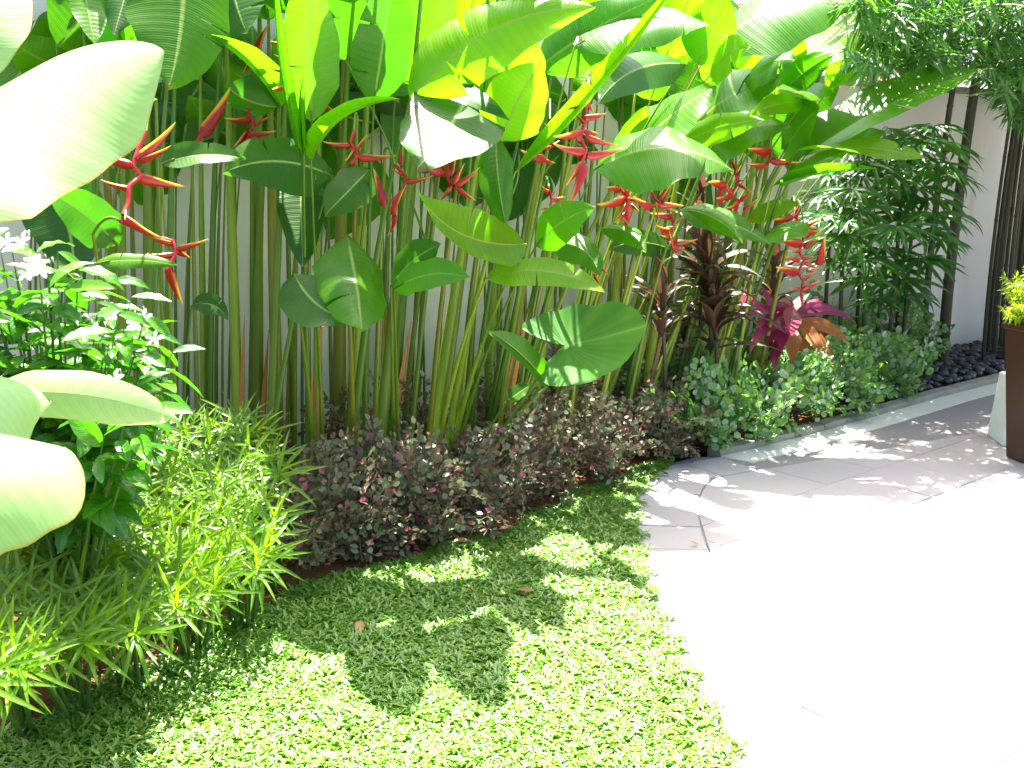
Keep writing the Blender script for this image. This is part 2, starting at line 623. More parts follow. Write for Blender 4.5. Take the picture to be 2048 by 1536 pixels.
b = N('bed_soil')
pos = b.n('ShaderNodeNewGeometry').outputs['Position']
n1 = b.noise(3.0, 5, pos)
n2 = b.noise(45, 6, pos)
c = b.mix(n1.outputs['Fac'], (0.035, 0.020, 0.011), (0.27, 0.125, 0.042))
c = b.mix(b.math('MULTIPLY', n2.outputs['Fac'], 0.7), c, (0.02, 0.013, 0.009))
M['soil'] = b.done(b.pbr(c, 0.95, 0.15, b.bump(n2.outputs['Fac'], 1.0, 0.02)))
M['lawn'] = plain('lawn_soil', (0.030, 0.050, 0.014), 0.95, 0.1, 0.5, 30, 0.8)
M['earth'] = plain('earth', (0.10, 0.10, 0.07), 0.95, 0.1, 0.4, 4, 0.4)
M['mortar'] = plain('joint_mortar', (0.24, 0.215, 0.21), 0.9, 0.2, 0.3, 40, 0.4)

b = N('paving_slab')
pos = b.n('ShaderNodeNewGeometry').outputs['Position']
oi = b.n('ShaderNodeObjectInfo').outputs['Random']
n1 = b.noise(130, 4, pos)
n2 = b.noise(2.3, 5, pos)
base = b.ramp(oi, [(0, (0.37, 0.34, 0.335)), (0.5, (0.41, 0.375, 0.37)), (1, (0.39, 0.355, 0.36))])
c = b.mix(b.math('MULTIPLY', n1.outputs['Fac'], 0.5), base, (0.30, 0.265, 0.265))
dirt = b.n('ShaderNodeMapRange')
dirt.inputs['From Min'].default_value = 0.52
dirt.inputs['From Max'].default_value = 0.72
b.l(n2.outputs['Fac'], dirt.inputs['Value'])
c = b.mix(b.math('MULTIPLY', dirt.outputs[0], 0.35), c, (0.30, 0.27, 0.24))
M['slab'] = b.done(b.pbr(c, 0.62, 0.4, b.bump(n1.outputs['Fac'], 0.15, 0.002)))
M['strip'] = plain('pale_edging', (0.60, 0.59, 0.50), 0.75, 0.3, 0.14, 14, 0.2)

b = N('kerb_concrete')
pos = b.n('ShaderNodeNewGeometry').outputs['Position']
n1 = b.noise(7, 6, pos)
n2 = b.noise(90, 4, pos)
c = b.mix(n1.outputs['Fac'], (0.17, 0.17, 0.13), (0.40, 0.39, 0.33))
c = b.mix(b.math('MULTIPLY', b.math('GREATER_THAN', n1.outputs['Fac'], 0.60), 0.5), c, (0.10, 0.12, 0.06))
M['kerb'] = b.done(b.pbr(c, 0.85, 0.2, b.bump(n2.outputs['Fac'], 0.5, 0.004)))
M['pebble'] = plain('black_pebble', (0.030, 0.034, 0.040), 0.48, 0.45, 0.55, 12, 0.15)
M['planter'] = plain('brown_planter', (0.050, 0.018, 0.010), 0.4, 0.45, 0.35, 9, 0.15)
M['white_pot'] = plain('white_pot', (0.88, 0.88, 0.87), 0.45, 0.45, 0.05, 5, 0.05)
M['white_metal'] = plain('white_metal', (0.72, 0.80, 0.82), 0.4, 0.5, 0.05, 5, 0)
M['dark_metal'] = plain('dark_metal', (0.03, 0.032, 0.03), 0.45, 0.5, 0.3, 20, 0.1)
M['lamp_grey'] = plain('lamp_grey', (0.16, 0.18, 0.16), 0.45, 0.5, 0.15, 12, 0.05)
M['roof_tile'] = plain('clay_roof_tile', (0.36, 0.105, 0.085), 0.7, 0.3, 0.35, 9, 0.2)
M['roof_dark'] = plain('roof_underlay', (0.10, 0.035, 0.028), 0.8, 0.2, 0.3, 9, 0.2)
M['house'] = plain('house_wall', (0.55, 0.54, 0.50), 0.8, 0.2, 0.1, 3, 0.1)
M['grass'] = leaf_mat('lawn_grass', [(0.06, 0.19, 0.008), (0.09, 0.24, 0.010), (0.17, 0.33, 0.05), (0.05, 0.16, 0.010), (0.13, 0.29, 0.02), (0.24, 0.26, 0.07)],
                      (0.20, 0.52, 0.02), 0.32, 0.42, 0.7, by='tint', rib=None, vein=3, slant=0)
M['dead'] = leaf_mat('dead_leaf', [(0.34, 0.20, 0.09), (0.45, 0.30, 0.15), (0.24, 0.12, 0.05)], (0.4, 0.25, 0.1), 0.25, 0.6, 0.2, vein=30, slant=6)

# ------------------------------------------------------------------ the setting
bed_px = [(0, 1482), (200, 1385), (330, 1320), (470, 1240), (600, 1180), (760, 1135), (900, 1098), (1050, 1050), (1150, 990), (1240, 955), (1325, 928), (1400, 908), (1440, 903)]
bed = [Vector((-5.5, 0.2, 0)), Vector((-2.2, 2.0, 0))] + [G(*p) for p in bed_px]
lawn_px = [(1330, 934), (1295, 962), (1268, 1000), (1270, 1060), (1282, 1130), (1300, 1210), (1340, 1290), (1400, 1400), (1462, 1536)]
lawn = [G(*p) for p in lawn_px]
lext = (lawn[-1] - lawn[-3]).normalized()
lawn_edge = lawn + [lawn[-1] + lext * 1.6, lawn[-1] + lext * 4.0]
kerb_px = [(1440, 914), (1500, 900), (1580, 880), (1664, 858), (1783, 824), (1888, 793), (1994, 766)]
kerb = [G(*p) for p in kerb_px]
kerb.append(kerb[-1] + (kerb[-1] - kerb[-3]).normalized() * 3.0)

V, F = [(-60, -30, -0.05), (60, -30, -0.05), (60, 90, -0.05), (-60, 90, -0.05)], [(0, 1, 2, 3)]
tag(link('ground', mk('ground', V, F, M['earth'], smooth=False)), kind='structure')

# lawn sheet under the grass
poly = [tuple(p) for p in lawn_edge] + [(-6, -2, 0), tuple(bed[0])] + [tuple(p) for p in bed[1:-2]]
tag(link('lawn', mk('lawn', poly, [tuple(range(len(poly)))], M['lawn'], smooth=False)), kind='structure')


def dense(pl, step):
    out = []
    for a, c in zip(pl[:-1], pl[1:]):
        n = max(1, int((c - a).length / step))
        out += [a.lerp(c, i / n) for i in range(n)]
    return out + [pl[-1]]


# bed soil, uneven, from its lawn and kerb edge back to the wall foot
front = dense(bed[:-1] + [kerb[0] - Vector((0.02, -0.09, 0))] + [k + WN * -0.07 for k in kerb[1:]], 0.06)
rows = 16
Vs = []
for i, e in enumerate(front):
    ve = max(vof(e), 0.05)
    for r in range(rows + 1):
        t = r / rows
        p = e - WN * (ve - 0.0) * t
        z = 0.012 + 0.022 * min(1, t * 3) + random.uniform(-0.010, 0.012) * (0 if r == 0 else 1)
        Vs.append((p.x, p.y, z))
tag(link('soil', mk('soil', Vs, quads(len(front), rows + 1), M['soil'])), kind='structure')

# garden wall with a flat coping
wall = empty('garden_wall', U(2, 0), 'long cream painted garden wall behind all the planting', 'wall')


def wall_box(name, u0, u1, v0, v1, z0, z1, mat):
    Vv = [U(u, v, z) - U(2, 0) for z in (z0, z1) for u, v in ((u0, v0), (u1, v0), (u1, v1), (u0, v1))]
    Ff = [(0, 1, 2, 3), (7, 6, 5, 4), (0, 4, 5, 1), (1, 5, 6, 2), (2, 6, 7, 3), (3, 7, 4, 0)]
    me = mk(name, [tuple(v) for v in Vv], Ff, mat, smooth=False)
    return link(name, me, wall)


wall_box('wall_face', 2.0, 12, -0.16, 0.0, -0.05, 2.08, M['wall'])
wall_box('coping', 2.0, 12, -0.19, 0.03, 2.08, 2.13, M['kerb'])
wall_box('wall_face', -5, 2.0, -0.16, 0.0, -0.05, 2.75, M['wall'])
wall_box('coping', -5, 2.03, -0.19, 0.03, 2.75, 2.80, M['kerb'])

# two round bulkhead lamps on the wall
for px, py, lab in ((84, 325, 'round grey bulkhead lamp on the wall below the white foreground leaf'),
                    (1320, 372, 'round grey bulkhead lamp on the wall below the half white leaf')):
    c0 = P(px, py, 0.0)
    e = empty('wall_lamp', c0, lab, 'wall lamp', 'bulkhead lamps on the garden wall')

    def disc(r0, r1, d0, d1, seg=24):
        prof = [(r0, 0), (r0, d0), (r1, d1), (r1 * 0.75, d1 + 0.02), (r1 * 0.35, d1 + 0.03), (0.001, d1 + 0.032)]
        vs = [tuple(WT * (r * math.cos(a)) + Z * (r * math.sin(a)) + WN * d) for r, d in prof for a in [2 * math.pi * k / seg for k in range(seg)]]
        return np.array(vs), quads(len(prof), seg, wrap=True)
    v_, f_ = disc(0.066, 0.064, 0.02, 0.025)
    link('lamp_base', mk('lamp_base', v_, f_, M['white_metal']), e)
    v_, f_ = disc(0.052, 0.050, 0.05, 0.06)
    link('lamp_dome', mk('lamp_dome', v_, f_, M['lamp_grey']), e)

# ---- patio
V = [tuple(p + Vector((0, 0, -0.003))) for p in lawn_edge] + [(9, -2, -0.003), (9, 9.5, -0.003)] + [tuple(k + WN * -0.02 + Vector((0, 0, -0.003))) for k in reversed(kerb)] + [tuple(G(1395, 914, -.003)), tuple(G(1345, 926, -.003))]
tag(link('patio', mk('patio', V, [tuple(range(len(V)))], M['mortar'], smooth=False)), kind='structure')
patio = bpy.data.objects['patio']


def clip(poly, p, n):
    """keep the part of a convex polygon on the side of n from p"""
    out = []
    for i in range(len(poly)):
        a, c = poly[i], poly[(i + 1) % len(poly)]
        da, dc = (a - p).dot(n), (c - p).dot(n)
        if da >= 0:
            out.append(a)
        if da * dc < 0:
            out.append(a.lerp(c, da / (da - dc)))
    return out


def slab(name, poly, z0, z1, mat, parent, gap=0.0022):
    cx = sum((p for p in poly), Vector()) / len(poly)
    q = [p + (cx - p).normalized() * min(gap * 1.3, (cx - p).length * 0.4) for p in poly]
    n = len(q)
    dz = random.uniform(-0.0012, 0.0012)
    Vv = [tuple(Vector((p.x, p.y, z0)) - cx) for p in q] + [tuple(Vector((p.x, p.y, z1 + dz - 0.002)) - cx) for p in q]
    Vv += [tuple((Vector((p.x, p.y, 0)) - cx) * 0.992 + Vector((0, 0, z1 + dz))) for p in q]
    Ff = [(i, (i + 1) % n, n + (i + 1) % n, n + i) for i in range(n)] + [(n + i, n + (i + 1) % n, 2 * n + (i + 1) % n, 2 * n + i) for i in range(n)]
    Ff.append(tuple(range(2 * n, 3 * n)))
    return link(name, mk(name, Vv, Ff, mat, smooth=False), parent, loc=cx)


def area(poly):
    return abs(sum(poly[i].x * poly[(i + 1) % len(poly)].y - poly[(i + 1) % len(poly)].x * poly[i].y for i in range(len(poly)))) / 2


# pale edging strip along the kerb
kd = (kerb[4] - kerb[1]).normalized()
kn = Vector((kd.y, -kd.x, 0))
off = 0.17
strip_in = dense(kerb, 0.45)
start_cut = G(1541, 932)
for a, c in zip(strip_in[:-1], strip_in[1:]):
    d_ = (c - a).normalized()
    n_ = Vector((d_.y, -d_.x, 0))
    q = [a, c, c + n_ * off, a + n_ * off]
    k0 = kerb[0]
    cutd = (start_cut - k0)
    q = clip(q, k0, Vector((-cutd.y, cutd.x, 0)).normalized() * (1 if Vector((-cutd.y, cutd.x, 0)).dot(kd) > 0 else -1))
    if len(q) > 2 and area(q) > 0.002:
        slab('edging_slab', q, -0.012, 0.004, M['strip'], patio)

# curved border of slabs along the lawn
le = [kerb[0] + Vector((0.0, -0.01, 0))] + lawn + [lawn_edge[-2]]
le_d = dense(le, 0.05)
inner = []
for i, p in enumerate(le_d):
    t = (le_d[min(i + 4, len(le_d) - 1)] - le_d[max(i - 4, 0)]).normalized()
    inner.append(p + Vector((-t.y, t.x, 0)) * (0.28 if Vector((-t.y, t.x, 0)).x > 0 or True else 0))
step = 5
for i in range(0, len(le_d) - step, step):
    q = le_d[i:i + step + 1] + list(reversed(inner[i:i + step + 1]))
    q = [Vector(v) for v in q]
    # stop the border where the pale strip starts
    if area(q) > 0.004:
        slab('paving_slab', q, -0.012, 0.004, M['slab'], patio, gap=0.003)

# main field of slabs, laid square to the kerb
o0 = G(1700, 880)
TS = 0.42
inner_s = []
for p in inner[::3] + [inner[-1]]:            # keep the convex outline only
    while len(inner_s) > 1:
        e1, e2 = inner_s[-1] - inner_s[-2], p - inner_s[-1]
        if e1.x * e2.y - e1.y * e2.x < 0:
            inner_s.pop()
        else:
            break
    inner_s.append(p)
cnt = 0
for iu in range(-14, 12):
    for iv in range(0, 17):
        o_ = o0 + kd * (iu * TS + (TS / 2 if iv % 2 else 0)) + kn * (iv * TS)
        q = [o_, o_ + kd * TS, o_ + kd * TS + kn * TS, o_ + kn * TS]
        if min(p.x for p in q) > 5.2 or max(p.y for p in q) < 0.6 or min(p.y for p in q) > 9:
            continue
        for a, c in zip(inner_s[:-1], inner_s[1:]):
            t = (c - a)
            if t.length < 1e-6:
                continue
            t.normalize()
            q = clip(q, a + Vector((-t.y, t.x, 0)) * 0.004, Vector((-t.y, t.x, 0)))
            if len(q) < 3:
                break
        if len(q) < 3:
            continue
        q = clip(q, kerb[2] + kn * (off + 0.003), kn)
        if len(q) < 3:
            continue
        q = clip(q, kerb[5] + kn * (off + 0.003), (lambda t: Vector((t.y, -t.x, 0)))((kerb[6] - kerb[4]).normalized()))
        if len(q) > 2 and area(q) > 0.003:
            slab('paving_slab', q, -0.012, 0.004, M['slab'], patio)
            cnt += 1

# ---- kerb stones
kr = bpy.data.objects.new('kerb', None)
COL.objects.link(kr)
tag(kr, kind='structure')
kp = dense(kerb, 0.06)
seg = 13
for i in range(0, len(kp) - 1, seg):
    ch = kp[i:i + seg + 1]
    if len(ch) < 2:
        continue
    Vv, UVs = [], []
    for j, p in enumerate(ch):
        t = (ch[min(j + 1, len(ch) - 1)] - ch[max(j - 1, 0)]).normalized()
        nb_ = Vector((-t.y, t.x, 0))
        w = 0.095
        sh = 0.002 if j in (0, len(ch) - 1) else 0
        pp = p + t * (0.003 if j == 0 else (-0.003 if j == len(ch) - 1 else 0))
        h = 0.036 + random.uniform(-0.002, 0.002)
        for dx, z in ((0, -0.02), (0.002, h - 0.010), (0.010, h), (w - 0.012, h + 0.002), (w - 0.002, h - 0.01), (w, -0.02)):
            q = pp + nb_ * dx
            Vv.append((q.x, q.y, z - sh))
    Ff = [tuple(f) for f in quads(len(ch), 6)] + [(0, 1, 2, 3, 4, 5)] + [tuple(range(len(Vv) - 1, len(Vv) - 7, -1))]
    link('kerb_stone', mk('kerb_stone', Vv, Ff, M['kerb'], smooth=False), kr)

# ---- black pebbles between kerb and wall
pb = bpy.data.objects.new('pebble_bed', None)
COL.objects.link(pb)
tag(pb, kind='structure')
pme = []
for k in range(7):
    n1, n2 = 10, 6
    sxyz = (random.uniform(0.8, 1.25), random.uniform(0.7, 1.0), random.uniform(0.5, 0.72))
    Vv = []
    ph = [random.uniform(0, 6.28) for _ in range(4)]
    for i in range(n2 + 1):
        th = math.pi * i / n2
        for j in range(n1):
            al = 2 * math.pi * j / n1
            r = 1 + 0.09 * math.sin(2 * al + ph[0]) * math.sin(th) + 0.06 * math.sin(3 * al + ph[1] + th * 2)
            Vv.append((r * math.sin(th) * math.cos(al) * sxyz[0], r * math.sin(th) * math.sin(al) * sxyz[1], math.cos(th) * sxyz[2]))
    pme.append(mk('pebble', Vv, quads(n2 + 1, n1, wrap=True), M['pebble']))
kline = [(uof(p), vof(p)) for p in dense(kerb, 0.03)]
pts = []
tries = 0
while len(pts) < 295 and tries < 20000:
    tries += 1
    px, py = random.uniform(1640, 2060), random.uniform(682, 812)
    g = G(px, py, 0.05)
    u, v = uof(g), vof(g)
    kv = min(kline, key=lambda q: abs(q[0] - u))[1]
    if v < 0.04 or v > kv - 0.13:
        continue
    r = random.uniform(0.030, 0.046)
    if any((g - q).length < (r + s) * 0.78 for q, s in pts):
        continue
    pts.append((g, r))
for g, r in pts:
    Mx = Matrix.Translation((g.x, g.y, 0.036 + random.uniform(0, 0.016))) @ Matrix.Rotation(random.uniform(0, 6.28), 4, 'Z') @ Matrix.Rotation(random.uniform(-0.3, 0.3), 4, 'X') @ Matrix.Scale(r, 4)
    link('pebble', random.choice(pme), pb, Mx)

# ------------------------------------------------------------------ heliconias
def lamina(name, B, C, T, width, n_mid, parent, mat, fold=0.15, prof=prof_heli, tears=(), wave=0.034, nseg=20, nc=4, twist=0.0, curl=0.0):
    """one big leaf in world space: midrib B -> C -> T, blade normal n_mid at the middle"""
    org = parent.matrix_basis.translation.copy() if parent.parent is None else Vector((0, 0, 0))
    s = [i / nseg for i in range(nseg + 1)]
    ph = random.uniform(0, 6.28)
    ph2 = random.uniform(0, 6.28)
    if not curl:
        curl = random.uniform(-.45, .15)
    if not tears and random.random() < .45 and prof is prof_heli:
        tears = tuple((random.uniform(.15, .85), random.choice((-1, 1)), random.uniform(.006, .022)) for _ in range(random.randint(1, 3)))
    L = (C - B).length + (T - C).length
    Vs, UVs, Fs = [], [], []

    def frame_at(t):
        p = B * (1 - t) ** 2 + C * (2 * t * (1 - t)) + T * t * t
        tg = ((C - B) * (1 - t) + (T - C) * t).normalized()
        n = n_mid - tg * n_mid.dot(tg)
        n.normalize()
        if twist:
            n = Quaternion(tg, twist * (t - 0.5)) @ n
        return p, tg, n, n.cross(tg)

    for side in (-1, 1):
        cuts = sorted(int(round(t * nseg)) for t, sd, g in tears if sd == side)
        gaps = {int(round(t * nseg)): g for t, sd, g in tears if sd == side}
        start = 0
        for end in cuts + [nseg]:
            off = len(Vs)
            rows_ = list(range(start, end + 1))
            for i in rows_:
                t = s[i]
                p, tg, n, sd_ = frame_at(t)
                w = width / 2 * float(prof(np.array([t]))[0])
                w *= 1 + 0.035 * math.sin(9 * t + ph + side) + 0.02 * math.sin(23 * t + ph2 * side)
                slip = 0.0
                if i == start and start in gaps:
                    slip = gaps[start] * L
                if i == end and end in gaps and end != nseg:
                    slip = -gaps[end] * L
                for j in range(nc + 1):
                    a = j / nc
                    fa = fold + curl * a
                    lat = w * a
                    hgt = math.sin(fa) * lat + wave * width * a * a * (math.sin(7.5 * t + ph + side * 0.9) + 0.45 * math.sin(19 * t + ph2 + side))
                    q = p + sd_ * (side * math.cos(fa) * lat) + n * hgt + tg * (slip * a ** 1.3 + 0.12 * lat * 0.5) - n * abs(slip) * a * 0.5
                    Vs.append(tuple(q - org))
                    UVs.append((0.5 + side * a * 0.5, t))
            f = quads(len(rows_), nc + 1, off)
            Fs.append(f if side > 0 else f[:, ::-1])
            start = end
    me = mk(name, Vs, np.concatenate(Fs), mat, UVs)
    return link(name, me, parent)


def leaf_dir(bx, by, tx, ty, w, roll, vb, vt, bow):
    if roll >= 42:
        roll = 60                              # level blades, their upper face tipped to the light
    B, T = P(bx, by, vb), P(tx, ty, vt)
    ex, ey = tx - bx, ty - by
    mx, my = (bx + tx) / 2 + ey * bow, (by + ty) / 2 - ex * bow
    Mi = P(mx, my, (vb + vt) / 2)
    C = Mi * 2 - (B + T) / 2
    tg = (T - B).normalized()
    c = (CAM - Mi).normalized()
    n0 = (c - tg * c.dot(tg)).normalized()
    s = tg.cross(n0)
    if s.z < 0:
        s = -s
    if abs(s.z) < 0.25 and s.x < 0:
        s = -s
    n = n0 * math.cos(R(roll)) + s * math.sin(R(roll))
    width = 1.1 * w * depth(Mi) / F_PX / max(math.cos(R(roll)), 0.42)
    return B, C, T, width, n


def add_leaf(parent, spec, name='leaf'):
    bx, by, tx, ty, w, roll, vb, vt, bow, fold, mat = spec[:11]
    tears = spec[11] if len(spec) > 11 else ()
    opt = spec[12] if len(spec) > 12 else {}
    B, C, T, width, n = leaf_dir(bx, by, tx, ty, w, roll, vb, vt, bow)
    lamina(name, B, C, T, width, n, parent, M[mat], fold, tears=tears, **opt)
    return B, (C - B).normalized()


def stem_part(root, pts, rad, mat, name='stem', sides=8):
    o = root.location
    V, F, UV, T = tube(pts, rad, sides)
    V = V - np.array(o)
    return link(name, mk(name, V, F, M[mat], UV), root)


def shoot(label, bx, v0, sw, leaves, mat='stem', group=None, sheath=None, lean=0.35):
    base = ground_at(bx, min(v0, .92))
    root = empty('heliconia', base, label, 'heliconia', group)
    dp = depth(base)
    r0 = sw / 2 * dp / F_PX * (.72 if group is None else 1)
    path = None
    for i, sp in enumerate(leaves):
        if group is None and bx > 560 and sp[6] > .4:
            sp = sp[:6] + (sp[6] + .14, sp[7] + .30) + sp[8:]
        B, tg = add_leaf(root, sp)
        if i == 0:
            h = B - base
            ctrl = base + Vector((h.x * lean, h.y * lean, h.z * 0.6))
            path = bez(base, ctrl, B, 16)
            n = len(path)
            rad = [max(0.0042, r0 * (1.05 - 0.45 * (k / (n - 1))) * (1 if k < n * 0.5 else (1 - 0.72 * (k - n * 0.5) / (n * 0.5)))) for k in range(n)]
            # run on a little under the blade as the thick part of the midrib
            path.append(B + tg * 0.05)
            rad.append(0.0035)
            stem_part(root, path, rad, mat)
        else:
            a = path[int(len(path) * 0.5)]
            ctrl = a.lerp(B, 0.5) + Z * (0.12 * (B - a).length)
            q = bez(a, ctrl, B, 10)
            stem_part(root, q, [max(0.0042, r0 * 0.45 * (1 - 0.5 * k / 10)) for k in range(11)], 'petiole', 'petiole')
    if sheath:
        k0, k1, side = sheath
        a, c = path[int(k0 * 16)], path[int(k1 * 16)]
        sd = Vector((1, 0, 0)) * side
        q0, q1 = a + WN * r0 * 0.9, c + WN * r0 * 1.0 + sd * r0 * 1.3
        lamina('dry_sheath', q0, q0.lerp(q1, 0.5) + WN * 0.004, q1, r0 * 1.7, (WN + sd * 0.3).normalized(), root, M['stem_dry'], -0.5, prof=prof_lance, nseg=8, nc=2, wave=0.03)
    return root


